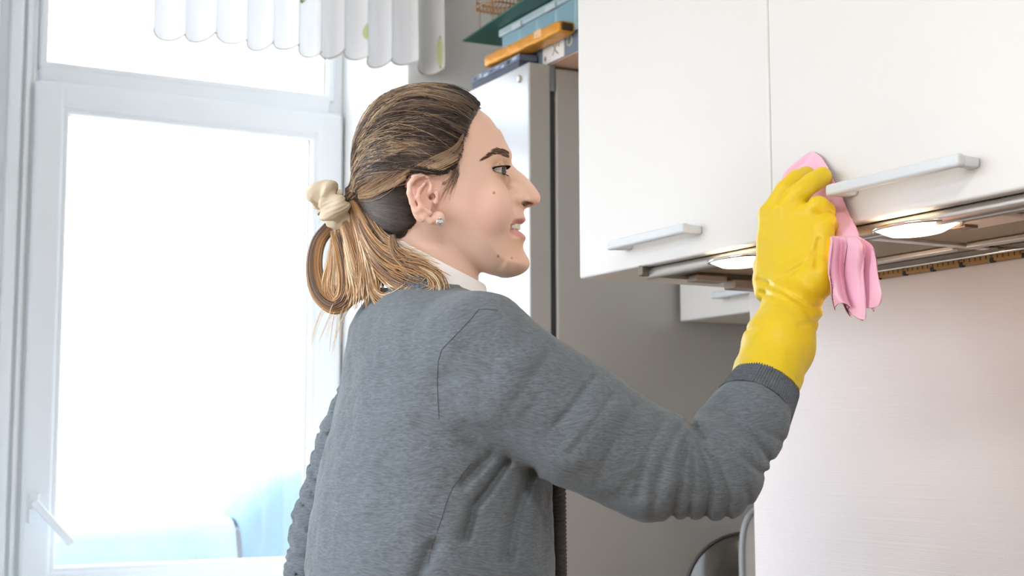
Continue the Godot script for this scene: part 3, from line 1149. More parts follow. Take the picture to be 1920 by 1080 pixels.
# first surface met along the line of sight through a picture point
func seen(f: Callable, px: float, py: float, w0 := 200.0, w1 := -200.0) -> Vector3:
	var w := w0
	for k in 120:
		var p := pf(px, py, w)
		var d: float = f.call(p)
		if d < 0.15 or w < w1:
			return p
		w -= maxf(d * 0.7, 0.2)
	return pf(px, py, w)

# ------------------------------------------------------------------ head
var T_base: Tab
var T_w: Tab
var T_det: Tab
var T_dw: Tab
var T_hair: Tab
var T_teeth: Tab
const EYE_C := Vector3(-29.5, 214.5, 47.0)     # centre of the near eye
const SHELL := 20.5

func prepare_head() -> void:
	T_base = poly_tab([900, 207, 919, 222, 933, 243, 942, 266, 947, 285, 948, 300, 950, 315, 952, 335, 955, 355, 958, 375, 962, 395, 965, 412, 966, 428, 967, 445, 969, 460, 973, 472, 980, 484, 984, 495, 979, 506, 965, 514, 945, 518, 922, 516, 900, 508, 878, 497, 848, 480, 800, 470, 752, 454, 710, 420, 684, 376, 673, 320, 676, 270, 692, 226, 722, 193, 770, 174, 830, 170, 872, 183], 2, 620, 130, 1040, 580)
	T_w = rbf_tab([800, 300, 114, 740, 300, 116, 760, 230, 112, 880, 235, 99, 930, 240, 92, 905, 330, 104, 880, 400, 106, 800, 400, 104, 855, 465, 90, 900, 490, 84, 945, 495, 66, 975, 490, 58, 945, 430, 86, 908, 436, 100, 935, 300, 96, 955, 370, 100, 740, 420, 92], 34.0, 620, 130, 1040, 580)
	T_det = poly_tab([936, 243, 947, 263, 953, 274, 956.5, 286, 957.5, 298, 961, 309, 969, 317.5, 980, 326, 990, 335.5, 1000, 347, 1008, 357.5, 1012.8, 367, 1013, 375, 1009, 382.5, 999, 387.5, 988.5, 389.5, 983.5, 393, 982.3, 399, 984, 406, 986, 412, 983, 417, 976, 421.5, 969, 424.5, 968, 428, 972, 432, 979, 437, 985, 443, 986, 448, 982.5, 455, 981, 464, 985, 475, 991, 485, 993, 494, 990.5, 503.5, 980, 512, 963, 518, 940, 519, 925, 500, 925, 450, 925, 400, 925, 350, 925, 300, 925, 260], 2, 880, 220, 1040, 560, 2.0)
	T_dw = rbf_tab([948, 265, 44, 957, 292, 26, 966, 316, 15, 980, 328, 14.5, 995, 345, 16, 1008, 365, 16, 1000, 378, 17, 985, 384, 19, 965, 372, 24, 983, 400, 32, 984, 413, 38, 985, 445, 36, 970, 430, 40, 981, 465, 34, 988, 488, 40, 975, 508, 46, 945, 515, 60], 7.5, 880, 220, 1040, 560, 4.0)
	T_hair = poly_tab([902, 197, 893, 224, 880, 250, 872, 275, 867, 298, 858, 318, 842, 330, 822, 332, 800, 328, 784, 330, 768, 352, 768, 385, 778, 410, 772, 432, 756, 462, 730, 476, 690, 450, 660, 405, 640, 380, 620, 330, 640, 230, 700, 150, 800, 130, 880, 140, 905, 170], 2, 600, 110, 1000, 600)

func base_f(p: Vector3, grow: float) -> float:
	var d := T_base.at(p.x, p.y) + grow
	var w := T_w.at(p.x, p.y) + grow
	var r := 120.0 + grow
	var e := maxf(0.0, 1.0 - d / r)
	var q := pow(pow(e, 2.4) + pow(absf(p.z) / w, 2.4), 0.416667)
	return (q - 1.0) * minf(r, w)

func eye_hole(p: Vector3) -> float:        # the slit between the lids
	var q := p - EYE_C
	var th := rad_to_deg(atan2(q.z, q.x))
	var s := (th - 18.0) / 90.0
	var k := maxf(0.0, 1.0 - s * s)
	var up := 7.4 * pow(k, 0.75)
	var dn := 6.8 * pow(k, 0.9)
	var y := q.y - 0.6 - 1.6 * s + q.x * 0.02
	return maxf(maxf(y - up, -dn - y), q.length() - 27.0) if k > 0.0 else 9.0

func ear_f(p: Vector3) -> float:
	var f := ell(p, EAR[0], Vector3(21, 45, 8))
	for k in range(1, 11):
		f = smin(f, cone(p, EAR[k], EAR[k + 1], 5.4 if k < 8 else 5.0, 5.4 if k < 8 else 6.5), 3.5)
	f = smin(f, ell(p, EAR[12], Vector3(13.5, 13, 6.5)), 5.0)
	# bowl and the groove inside the rim
	f = smax(f, -ell(p, EAR[13], Vector3(12, 19, 11)), 5.0)
	f = smax(f, -cone(p, EAR[14], EAR[15], 4.2, 4.0), 3.5)
	f = smax(f, -cone(p, EAR[15], EAR[16], 4.0, 2.6), 3.5)
	f = smax(f, -ell(p, EAR[17], Vector3(9, 9, 7)), 5.0)
	# inner fold, front flap, lower notch
	f = smin(f, cone(p, EAR[18], EAR[19], 3.8, 4.6), 4.0)
	f = smin(f, cone(p, EAR[19], EAR[20], 4.6, 4.4), 4.0)
	f = smin(f, cone(p, EAR[20], EAR[21], 4.4, 4.8), 4.0)
	f = smin(f, cone(p, EAR[22], EAR[23], 5.5, 5.0), 4.0)
	f = smin(f, cone(p, EAR[18], EAR[24], 3.6, 3.0), 4.0)
	f = smax(f, -cone(p, EAR[25], EAR[26], 4.5, 3.5), 2.5)
	return f

var EAR: Array[Vector3] = []
func prepare_ear() -> void:
	var raw := [[790, 371, 104], [806, 366, 114], [805, 349, 115], [800, 335, 116], [789, 328, 117], [777, 332, 119], [769, 346, 121], [768, 362, 121], [773, 380, 119], [782, 395, 117], [794, 407, 114], [808, 415, 111],
		[821, 409, 107], [801, 379, 121], [796, 336, 118], [777, 349, 121], [783, 386, 119], [797, 348, 119], [785, 357, 118], [783, 370, 119], [790, 388, 118], [806, 399, 115], [818, 362, 109], [817, 379, 110], [796, 344, 117], [811, 369, 112], [806, 372, 100]]
	for r in raw:
		EAR.append(pf(r[0], r[1], r[2]))

func neck_f(p: Vector3) -> float:
	var q := p
	q.z *= 1.08
	var f := cone(q, NECK0, NECK1, 74.0, 76.0)
	f = smin(f, cone(q, NECK1, NECK2, 76.0, 90.0), 20.0)
	var a := Vector3(p.x, p.y, absf(p.z))
	return smin(f, cone(a, STERNO0, STERNO1, 13.0, 11.0), 16.0)

var NECK0 := pf(800, 400)
var NECK1 := pf(818, 545)
var NECK2 := pf(815, 620)
var STERNO0 := pf(805, 430, 60)
var STERNO1 := pf(885, 565, 20)

func face_f(p: Vector3) -> float:          # head and neck
	var a := Vector3(p.x, p.y, absf(p.z))
	var f := base_f(p, 0.0)
	if p.x > -90.0 and p.y < 320.0:
		f = smin(f, detail_f(a), 7.0)
		f = smin(f, ell(a, pf(923, 388, 58), Vector3(35, 42, 30)), 22.0)
		f = smin(f, cone(a, pf(949, 291, 14), pf(922, 293, 66), 9.0, 9.0), 14.0)
		f = smax(f, -ell(a, pf(951, 310, 44), Vector3(9, 8, 24)), 9.0)
		f = smax(f, -ell(a, pf(952, 346, 34), Vector3(7, 12, 14)), 9.0)
		var e := a.distance_to(EYE_C)
		if e < 45.0:
			f = smin(f, e - SHELL, 4.0)
			f = smax(f, -eye_hole(a), 1.4)
			f = maxf(f, 17.0 - e)
		# wing of the nose, its crease and the nostril
		if p.y < 200.0 and p.y > 130.0:
			f = smin(f, ell(a, pf(975, 374, 17), Vector3(17, 12, 10)), 5.0)
			f = smax(f, -cone(a, pf(960, 364, 32), pf(958, 384, 34), 3.0, 3.0), 5.0)
			var nq := a - pf(988, 382.5, 15)
			nq = Vector3(nq.x * 0.97 + nq.y * -0.22, nq.y * 0.97 + nq.x * 0.22, nq.z)
			f = smax(f, -maxf(ell(nq, Vector3.ZERO, Vector3(13.0, 4.6, 15)), 6.0 - a.z), 2.0)
		# opening between the lips
		if p.y < 135.0 and p.y > 90.0:
			var s := a.z / 43.0
			var k := maxf(0.0, 1.0 - s * s)
			var yc := 540.0 - 426.5 + 2.0 * s * s
			var m := maxf(absf(p.y - yc) - 3.9 * pow(k, 0.7), -(p.x + 13.0 - 4.0 * s * s))
			f = smax(f, -maxf(m, a.z - 43.0), 2.2)
	f = smin(f, neck_f(p), 16.0)
	if p.x < -115.0 and p.x > -225.0 and p.y > 100.0 and p.y < 240.0 and a.z > 70.0:
		f = smin(f, ear_f(a), 6.0)
		f = smax(f, -cone(a, EAR[25], EAR[26], 4.0, 3.5), 2.5)
	return f

func detail_f(a: Vector3) -> float:
	var d := T_det.at(a.x, a.y)
	var w := T_dw.at(a.x, a.y)
	var e := maxf(0.0, 1.0 - d / w)
	return (sqrt(e * e + a.z * a.z / (w * w)) - 1.0) * w

func head_f(p: Vector3) -> float:
	return maxf(face_f(p), -(p.y + 60.0))

func bump(p: Vector3, c: Vector3, r: float) -> float:
	return exp(-p.distance_squared_to(c) / (r * r))

func seg_d(p: Vector3, a: Vector3, b: Vector3) -> float:
	var ab := b - a
	return (p - a - ab * clampf((p - a).dot(ab) / ab.length_squared(), 0, 1)).length()

func skin_color(p: Vector3) -> Color:
	var a := Vector3(p.x, p.y, absf(p.z))
	var c := SKIN
	c = c.lerp(SKIN_ROSY, clampf(0.5 * bump(a, pf(915, 395, 85), 45.0) + 0.5 * bump(a, pf(1008, 370, 5), 20.0) + 0.9 * bump(a, pf(785, 370, 118), 48.0), 0, 1))
	c = c.lerp(SKIN_TAN, clampf(0.75 * bump(a, pf(940, 305, 55), 26.0) + 0.8 * bump(a, pf(940, 345, 50), 22.0) + 0.6 * bump(a, pf(968, 470, 20), 45.0) + 0.5 * bump(a, pf(930, 225, 40), 60.0), 0, 1))
	# lips
	var up := minf(seg_d(a, pf(983, 413.5, 0), pf(978, 415, 18)), seg_d(a, pf(978, 415, 18), pf(955, 423, 39)))
	var lo := minf(seg_d(a, pf(983, 444, 0), pf(977, 441, 18)), seg_d(a, pf(977, 441, 18), pf(956, 428.5, 38)))
	c = c.lerp(LIP, smoothstep(9.0, 5.0, up) * 0.85)
	c = c.lerp(LIP, smoothstep(10.5, 6.0, lo) * 0.85)
	if p.x < -5.0 + 8.0 and p.x > -22.0 and p.y < 119.0 and p.y > 108.0 and a.z < 40.0:
		c = c.lerp(lin(110, 44, 42), 0.75)
	# shade painted dark into the nostril and the ear opening
	c = c.lerp(lin(110, 54, 46), smoothstep(6.0, 3.0, seg_d(a, pf(982, 383, 10), pf(996, 380, 9))))
	c = c.lerp(lin(70, 30, 26), smoothstep(7.0, 3.5, a.distance_to(EAR[25])))
	# lash line
	var q := a - EYE_C
	if q.length() < 24.0 and q.length() > 15.0:
		var d := absf(eye_hole(a))
		c = c.lerp(lin(60, 40, 34), smoothstep(3.0, 0.6, d) * (0.85 if q.y > 0.0 else 0.45))
	# moles on the near cheek and jaw
	if p.z > 0.0:
		for m in [[926, 361.5, 2.4], [934, 480.5, 2.4], [959.5, 484, 1.8], [832.5, 343.5, 3.6]]:
			var pr := Vector2(p.x, p.y) / (1.0 - p.z / FOCAL) - Vector2(m[0] - 960.0, 540.0 - m[1])
			c = c.lerp(lin(150, 96, 78), 0.85 * smoothstep(m[2] + 1.0, m[2] - 0.8, pr.length()))
	return c

var SKIN := lin(236, 201, 182)
var SKIN_ROSY := lin(240, 192, 177)
var SKIN_TAN := lin(218, 172, 138)
var LIP := lin(206, 136, 128)

func build_head(bag: Bag) -> void:
	nets(bag, head_f, Vector3(-300, -64, -136), Vector3(66, 378, 136), 2.6, 2.0)

# ------------------------------------------------------------------ hair
var TIE := pf(654, 366, 2)
var HAIR_C := pf(815, 345, 0)

func hair_f(p: Vector3) -> float:
	return smax(base_f(p, 7.0), -T_hair.at(p.x, p.y), 7.0)

func scalp(dir: Vector3, grow: float) -> Vector3:           # point of the hair's surface in a direction from the head's middle
	var lo := 20.0
	var hi := 240.0
	for k in 12:
		var m := (lo + hi) * 0.5
		if base_f(HAIR_C + dir * m, grow) < 0.0:
			lo = m
		else:
			hi = m
	return HAIR_C + dir * lo

func strand(bag: Bag, pts: PackedVector3Array, r: float, c0: Color, c1: Color, mid := 0.5) -> void:
	var n := pts.size()
	var start := bag.v.size()
	var side := Vector3.ZERO
	for k in n:
		var t := (pts[mini(k + 1, n - 1)] - pts[maxi(k - 1, 0)]).normalized()
		if k == 0:
			side = t.cross(Vector3(0.3, 0.5, 0.8)).normalized()
		else:
			side = (side - t * side.dot(t)).normalized()
		var up := side.cross(t)
		var u := float(k) / (n - 1)
		var rr := r * (0.55 + 0.9 * sqrt(maxf(0.0, u * (1.0 - u))))
		if k == n - 1:
			rr = r * 0.15
		var c := c0.lerp(c1, smoothstep(mid - 0.4, mid + 0.4, u))
		for j in 3:
			var a := TAU * j / 3.0
			var nn := side * cos(a) + up * sin(a)
			bag.v.append(pts[k] + nn * rr)
			bag.n.append(nn)
			bag.c.append(c)
	for k in n - 1:
		for j in 3:
			var p := start + k * 3 + j
			var q := start + k * 3 + (j + 1) % 3
			bag.quad(p, q, q + 3, p + 3)

func hair_tone(v: float) -> Color:         # 0 dark root brown ... 1 pale blonde
	v = clampf(v, 0.0, 1.0)
	if ashy:
		if v < 0.4:
			return HA[0].lerp(HA[1], v / 0.4)
		return HA[1].lerp(HA[2], (v - 0.4) / 0.3) if v < 0.7 else HA[2].lerp(HA[3], (v - 0.7) / 0.3)
	if v < 0.4:
		return HT[0].lerp(HT[1], v / 0.4)
	if v < 0.7:
		return HT[1].lerp(HT[2], (v - 0.4) / 0.3)
	return HT[2].lerp(HT[3], (v - 0.7) / 0.3)

var HT: Array[Color] = [lin(50, 41, 38), lin(122, 102, 92), lin(206, 158, 106), lin(244, 226, 196)]

var HA: Array[Color] = [lin(48, 40, 38), lin(106, 90, 84), lin(194, 157, 118), lin(242, 226, 198)]   # ashier tones on the head
var ashy := false

func build_scalp_hair(bag: Bag) -> void:
	ashy = true
	var rng := RandomNumberGenerator.new()
	rng.seed = 31
	var streak := FastNoiseLite.new()
	streak.seed = 14
	streak.frequency = 0.055
	streak.fractal_octaves = 2
	# hairline from the forehead's middle down to the temple, then over the ear and down the nape
	var line := spline([pf(899, 199, 0), pf(897, 206, 34), pf(890, 224, 64), pf(878, 250, 84), pf(870, 276, 96), pf(864, 300, 101), pf(852, 319, 106), pf(826, 329, 111), pf(796, 324, 113), pf(768, 345, 112), pf(766, 385, 106), pf(776, 416, 100), pf(768, 438, 92), pf(745, 455, 76), pf(722, 455, 40)], 12)
	var clumps := 250
	for cl in clumps:
		var far := cl % 5 == 4
		var along := rng.randf()
		var low_c := cl % 4 == 3
		var deep_c := 0.0
		var idx_c := along * (line.size() - 1) * 0.60
		if low_c:
			idx_c = lerpf(0.67, 1.0, along) * (line.size() - 1)
		elif cl % 3 != 0:
			deep_c = pow(rng.randf(), 0.8) * 0.62
		var sag_c := rng.randf_range(-14.0, 16.0)
		var lay_c := rng.randf_range(5.0, 11.0) if deep_c == 0.0 else rng.randf_range(7.5, 12.5)
		# a few pale locks among brown ones
		var pick := rng.randf()
		var tone_c := rng.randf_range(0.0, 0.12)
		var lift_c := rng.randf_range(0.12, 0.42)
		if pick < 0.2:
			tone_c = rng.randf_range(0.12, 0.42)
			lift_c = rng.randf_range(0.72, 1.0)
			lay_c = maxf(lay_c, 11.6)
		elif pick < 0.4:
			lift_c = rng.randf_range(0.42, 0.66)
		var mid_c := rng.randf_range(0.25, 0.6)
		for k in (44 if not low_c else 28):
			var idx := clampf(idx_c + rng.randfn(0.0, 1.5), 0.0, line.size() - 1.001)
			if not low_c:
				idx = minf(idx, (line.size() - 1) * 0.62)
			var root := line[int(idx)].lerp(line[mini(int(idx) + 1, line.size() - 1)], idx - int(idx))
			root += Vector3(rng.randf_range(-3, 2), rng.randf_range(-3, 3), 0)
			if far:
				root.z *= -1.0
			var deep := 0.0 if deep_c == 0.0 else clampf(deep_c + rng.randfn(0.0, 0.07), 0.02, 0.7)
			var tie := TIE + Vector3(rng.randf_range(-6, 6), rng.randf_range(-12, 12), rng.randf_range(-4, 16) * (-1.0 if far else 1.0))
			var pts := PackedVector3Array()
			var n := 13
			var layer := lay_c + rng.randf_range(-1.5, 1.2)
			var sag := sag_c + rng.randf_range(-3.0, 3.0)
			var ph := rng.randf() * TAU
			for j in n:
				var t := float(j) / (n - 1)
				var u := lerpf(deep, 1.0, t)
				var q := root.lerp(tie, u)
				q.y += (20.0 + sag) * sin(PI * u) * (1.0 if not low_c else 0.15)
				var d := (q - HAIR_C).normalized()
				var g := layer * smoothstep(0.0, 0.3, t if deep == 0.0 else 1.0) + 0.7 * sin(ph + t * 8.0)
				if low_c:
					g = 6.0 + 4.0 * smoothstep(0.0, 0.3, t) + 0.5 * sin(ph + t * 8.0)
				if deep == 0.0 and j == 0:
					g = -1.0
				var s := scalp(d, g)
				# gather into the tie at the end
				s = s.lerp(tie, smoothstep(0.86, 1.0, u))
				pts.append(s)
			var tone := tone_c + rng.randf_range(-0.06, 0.08)
			var lift := lift_c + rng.randf_range(-0.1, 0.1)
			if low_c:
				tone *= 0.6
				lift *= 0.55
			strand(bag, pts, rng.randf_range(0.45, 0.95), hair_tone(tone), hair_tone(lift), mid_c)
	# single pale hairs lying across the rest
	for k in 130:
		var idx := rng.randf() * (line.size() - 1) * 0.55
		var root := line[int(idx)]
		var deep := rng.randf() * 0.6
		var pts := PackedVector3Array()
		var sag := rng.randf_range(-30.0, 24.0)
		var tie := TIE + Vector3(0, rng.randf_range(-16, 20), rng.randf_range(0, 16))
		var stop := rng.randf_range(0.7, 1.0)
		for j in 15:
			var u := lerpf(deep, stop, j / 14.0)
			var q := root.lerp(tie, u)
			q.y += (20.0 + sag) * sin(PI * u)
			pts.append(scalp((q - HAIR_C).normalized(), rng.randf_range(12.2, 12.8) + 1.5 * sin(u * 5.0 + k)))
		strand(bag, pts, rng.randf_range(0.3, 0.6), hair_tone(rng.randf_range(0.3, 0.8)), hair_tone(rng.randf_range(0.7, 1.0)))
	# broad pale and golden locks seen on the near side
	for lk in [[[868, 168, 800, 161, 742, 168, 700, 196, 672, 246, 660, 310], 46, 4.0, 0.72, 0.9], [[820, 176, 760, 182, 712, 214, 682, 262, 664, 318], 36, 7.0, 0.55, 0.86], [[800, 254, 760, 276, 712, 296, 676, 322, 658, 350], 56, 6.0, 0.6, 0.94],
			[[868, 268, 858, 292, 828, 308, 796, 320, 770, 338], 54, 6.5, 0.52, 0.8], [[872, 246, 852, 280, 810, 304, 770, 326, 730, 350, 690, 366], 30, 4.0, 0.5, 0.78], [[760, 300, 720, 328, 684, 352, 658, 364], 60, 9.0, 0.44, 0.66], [[730, 232, 698, 262, 676, 300, 660, 340], 46, 9.0, 0.5, 0.8], [[782, 312, 740, 338, 700, 362, 662, 368], 36, 6.0, 0.46, 0.7]]:
		var ctrl := []
		var pl: Array = lk[0]
		for k in range(0, pl.size(), 2):
			ctrl.append(Vector3(pl[k], pl[k + 1], 0))
		var path := spline(ctrl, 4)
		for k in int(lk[1]):
			var offs := rng.randfn(0.0, 0.5) * float(lk[2])
			var ph := rng.randf() * TAU
			var g := rng.randf_range(4.5, 6.5)
			var a0 := int(rng.randf_range(0, path.size() * 0.25))
			var pts := PackedVector3Array()
			for j in range(a0, path.size()):
				var t := float(j) / (path.size() - 1)
				var d := path[mini(j + 1, path.size() - 1)] - path[maxi(j - 1, 0)]
				var nn := Vector2(-d.y, d.x).normalized()
				var off := offs * (0.35 + 1.3 * sin(PI * clampf(t, 0.05, 0.95))) + 0.8 * sin(ph + t * 6.0)
				var hit := seen(hair_f, path[j].x + nn.x * off, path[j].y + nn.y * off, 150.0, -60.0)
				var away := (hit - HAIR_C).normalized()
				var out := g * smoothstep(0.0, 0.12, t + 0.02)
				if absf(hair_f(hit)) > 2.0:      # past the outline: lie on the crown instead
					away = Vector3(away.x, away.y, maxf(away.z, 0.0)).normalized()
					hit = scalp(away, 7.0)
				pts.append(hit + away * out)
			var tn: float = float(lk[3]) + rng.randf_range(-0.12, 0.12)
			strand(bag, pts, rng.randf_range(0.45, 0.9), hair_tone(tn), hair_tone(float(lk[4]) + rng.randf_range(-0.1, 0.1)), 0.4)
	# wisps before the ear and fine flyaways
	for k in 36:
		var s := pf(857 + rng.randf_range(-7, 6), 312 + rng.randf_range(-10, 14), 104)
		var e := pf(835 + rng.randf_range(-13, 13), 366 + rng.randf_range(-24, 14), 110)
		var mid := (s + e) * 0.5 + Vector3(rng.randf_range(2, 9), 0, 3)
		var pts := PackedVector3Array()
		for j in 9:
			var t := float(j) / 8.0
			var q := s.lerp(mid, t).lerp(mid.lerp(e, t), t)
			var hit := seen(face_f, 960.0 + q.x / (1.0 - q.z / FOCAL), 540.0 - q.y / (1.0 - q.z / FOCAL), 135.0)
			pts.append(hit + Vector3(0, 0, 0.8 + 1.2 * rng.randf()))
		strand(bag, pts, 0.3, hair_tone(0.36), hair_tone(0.6))

func bundle(bag: Bag, path: Array, count: int, r0: float, r1: float, seed_: int, tone0: float, tone1: float, fan := 0.0, thin := 1.0, least := 0.86) -> void:
	var rng := RandomNumberGenerator.new()
	rng.seed = seed_
	var c := spline(path, 7)
	var n := c.size()
	for k in count:
		var ang := rng.randf() * TAU
		var rho := sqrt(rng.randf())
		var wob := rng.randf() * TAU
		var cut := int(n * rng.randf_range(least, 1.0))
		var pts := PackedVector3Array()
		var fx := rng.randf_range(-1, 1) * fan
		var fy := rng.randf_range(-1, 1) * fan
		for j in range(0, cut):
			var t := float(j) / (n - 1)
			var tg := (c[mini(j + 1, n - 1)] - c[maxi(j - 1, 0)]).normalized()
			var sd := tg.cross(Vector3(0, 0, 1)).normalized()
			var rr := lerpf(r0, r1, smoothstep(0.0, 0.75, t)) * rho
			var p := c[j] + sd * cos(ang + t * 0.9) * rr + Vector3(0, 0, 1) * sin(ang + t * 0.9) * rr * 0.75
			p += (sd * sin(wob + t * 7.0) + Vector3(0, 0, cos(wob * 1.7 + t * 6.0))) * 2.2 * t
			p += Vector3(fx, fy, fx * 0.4) * t * t
			pts.append(p)
		var st := 0.5 + 0.5 * sin(ang * 3.0 + seed_)
		var tn := tone0 + 0.34 * (st - 0.5) + 0.24 * (rng.randf() - 0.5)
		strand(bag, pts, rng.randf_range(0.7, 1.3) * thin, hair_tone(tn), hair_tone(tn + tone1 - tone0), 0.4)

func build_tail(bag: Bag) -> void:
	# bundle falling forwards over the shoulder
	bundle(bag, [pf(655, 362, 6), pf(676, 410, 26), pf(700, 462, 40), pf(735, 500, 58), pf(775, 522, 74), pf(815, 536, 84)], 520, 9, 30, 3, 0.54, 0.66, 22.0, 1.0, 0.55)
	bundle(bag, [pf(655, 364, 0), pf(672, 420, 20), pf(688, 470, 34), pf(693, 520, 40), pf(692, 560, 44)], 430, 10, 22, 5, 0.55, 0.74, 16.0, 1.0, 0.6)
	bundle(bag, [pf(660, 372, 10), pf(690, 440, 44), pf(726, 482, 62), pf(780, 500, 86), pf(822, 524, 96)], 150, 7, 22, 8, 0.58, 0.7, 22.0, 1.0, 0.5)
	# loop of hair caught in the tie, hanging behind
	bundle(bag, [pf(646, 400, 0), pf(620, 425, -6), pf(597, 455, -8), pf(589, 500, -6), pf(598, 545, 0), pf(624, 569, 6), pf(646, 556, 10), pf(652, 520, 12), pf(646, 470, 12), pf(634, 425, 10)], 620, 12, 20, 9, 0.50, 0.56, 3.0)
	bundle(bag, [pf(640, 405, 8), pf(634, 450, 6), pf(628, 500, 4), pf(622, 540, 2), pf(630, 566, 2)], 420, 12, 21, 10, 0.62, 0.86, 5.0, 1.0, 0.8)
	bundle(bag, [pf(642, 405, 12), pf(654, 450, 22), pf(664, 500, 26), pf(670, 540, 28), pf(662, 574, 28)], 380, 10, 18, 12, 0.6, 0.8, 12.0, 1.0, 0.65)
	# loose curls at the ends
	bundle(bag, [pf(690, 470, 40), pf(694, 530, 48), pf(712, 562, 60), pf(745, 568, 74), pf(778, 556, 84), pf(806, 536, 92)], 90, 5, 20, 15, 0.66, 0.8, 22.0, 0.7)
	bundle(bag, [pf(715, 480, 60), pf(765, 494, 84), pf(812, 516, 100), pf(820, 550, 106), pf(775, 574, 102)], 70, 5, 16, 17, 0.62, 0.75, 18.0, 0.7)
	bundle(bag, [pf(640, 470, 10), pf(650, 560, 10), pf(630, 600, 6), pf(612, 680, 0)], 20, 8, 26, 19, 0.95, 1.0, 30.0, 0.5)
	bundle(bag, [pf(680, 380, 20), pf(716, 440, 60), pf(768, 476, 88), pf(800, 486, 92)], 26, 6, 12, 23, 0.6, 0.8, 14.0, 0.6)
	bundle(bag, [pf(725, 452, 50), pf(700, 432, 34), pf(680, 405, 22), pf(660, 375, 8)], 240, 20, 9, 27, 0.04, 0.1, 0.0)
	# flyaways about the nape
	bundle(bag, [pf(735, 440, 84), pf(740, 470, 84), pf(770, 500, 88), pf(800, 508, 88)], 40, 6, 18, 21, 0.45, 0.6, 14.0, 0.5)

# ------------------------------------------------------------------ cardigan
const TURN := 0.36                                  # the trunk is turned away from the viewer
var ROWS: Array[PackedFloat32Array] = []            # height, middle x, middle depth, half depth, half width of the trunk
var SLEEVE: Array[Vector3] = []
var SLEEVE_R := PackedFloat32Array([90, 107, 108, 97, 90, 75, 59])
var LSLEEVE: Array[Vector3] = []
var FOLDS: Array[PackedFloat32Array] = []           # x0 y0 x1 y1 width depth, in picture points
var cloth_noise := FastNoiseLite.new()

func prepare_cardigan() -> void:
	for r in [[540, 792, -10, 78, 110], [562, 797, -10, 104, 176], [590, 806, -10, 130, 222], [625, 816, -10, 152, 250], [670, 826, -10, 170, 262], [740, 830, -10, 186, 264], [820, 822, -10, 199, 264], [900, 811, -10, 210, 266], [1000, 805, -10, 222, 272], [1100, 804, -10, 227, 276], [1240, 804, -10, 226, 276], [1300, 804, -10, 216, 268]]:
		ROWS.append(PackedFloat32Array([540.0 - r[0], r[1] - 960.0, r[2], r[3], r[4]]))
	for s in [[880, 655, 175], [955, 712, 185], [1080, 796, 178], [1215, 872, 152], [1337, 880, 118], [1402, 788, 58], [1432, 727, 8]]:
		SLEEVE.append(pf(s[0], s[1], s[2]))
	for s in [[735, 640, -205], [655, 820, -232], [600, 980, -215], [584, 1068, -190], [690, 1180, -120], [800, 1260, -60]]:
		LSLEEVE.append(pf(s[0], s[1], s[2]))
	var raw := [
		# folds fanning out of the crook of the elbow
		[[1297, 800, 1281, 840, 1275, 900, 1257, 982], 7, 9.0], [[1299, 805, 1318, 860, 1331, 920, 1320, 992], 7, 9.0], [[1305, 812, 1345, 868, 1368, 930, 1360, 985], 7, 7.0], [[1298, 840, 1299, 905, 1287, 990], 5, 6.0],
		[[1316, 800, 1375, 855, 1402, 925, 1404, 960], 7, 5.0], [[1372, 790, 1412, 820, 1446, 868], 6, 6.0], [[1392, 852, 1422, 884, 1446, 890], 6, 6.0], [[1362, 760, 1420, 800, 1468, 828], 6, 3.5], [[1345, 770, 1400, 812, 1440, 850], 5, 3.0],
		[[1272, 802, 1245, 860, 1222, 960], 8, 4.5], [[1245, 790, 1212, 850, 1195, 930], 8, 3.0], [[1190, 762, 1160, 815, 1120, 900], 9, 2.5], [[1112, 708, 1075, 760, 1042, 796], 5, 5.0], [[1150, 740, 1110, 800, 1070, 850], 8, 2.5], [[1040, 650, 990, 720, 950, 770], 10, 2.0],
		# folds hanging from the armpit
		[[1288, 786, 1300, 802, 1318, 826], 9, 13.0], [[920, 852, 882, 893, 866, 910], 9, 9.0], [[952, 862, 917, 913, 888, 950, 872, 1010], 9, 12.0], [[996, 880, 978, 935, 962, 985, 953, 1050], 11, 11.0], [[814, 1020, 790, 1066, 775, 1110], 11, 8.0], [[870, 830, 915, 850, 945, 862], 6, 5.0], [[1026, 905, 1020, 980, 1015, 1060], 9, 3.0],
		[[780, 800, 860, 835], 14, 2.5], [[700, 640, 760, 700], 20, 2.0], [[690, 900, 780, 930], 22, 2.0]]
	for r in raw:
		for k in range(0, r[0].size() - 2, 2):
			FOLDS.append(PackedFloat32Array([r[0][k] - 960.0, 540.0 - r[0][k + 1], r[0][k + 2] - 960.0, 540.0 - r[0][k + 3], r[1], r[2]]))
	cloth_noise.seed = 5
	cloth_noise.frequency = 0.012
	cloth_noise.fractal_octaves = 3

func trunk_f(p: Vector3, grow := 0.0) -> float:
	var k := 0
	var n := ROWS.size()
	while k < n - 2 and p.y < ROWS[k + 1][0]:
		k += 1
	var a := ROWS[k]
	var b := ROWS[k + 1]
	var t := (a[0] - p.y) / (a[0] - b[0])
	var over := maxf(maxf(-t * (a[0] - b[0]), (t - 1.0) * (a[0] - b[0])), 0.0)
	t = clampf(t, 0.0, 1.0)
	var x := p.x - lerpf(a[1], b[1], t)
	var z := p.z - lerpf(a[2], b[2], t)
	var da := lerpf(a[3], b[3], t) + grow
	var db := lerpf(a[4], b[4], t) + grow
	var f := x * CT - z * ST
	var s := x * ST + z * CT
	var q := pow(pow(absf(f) / da, 2.2) + pow(absf(s) / db, 2.2), 1.0 / 2.2)
	var d := (q - 1.0) * minf(da, db) * 0.95
	return maxf(d, over) if over > 0.0 else d

var CT := cos(TURN)
var ST := sin(TURN)

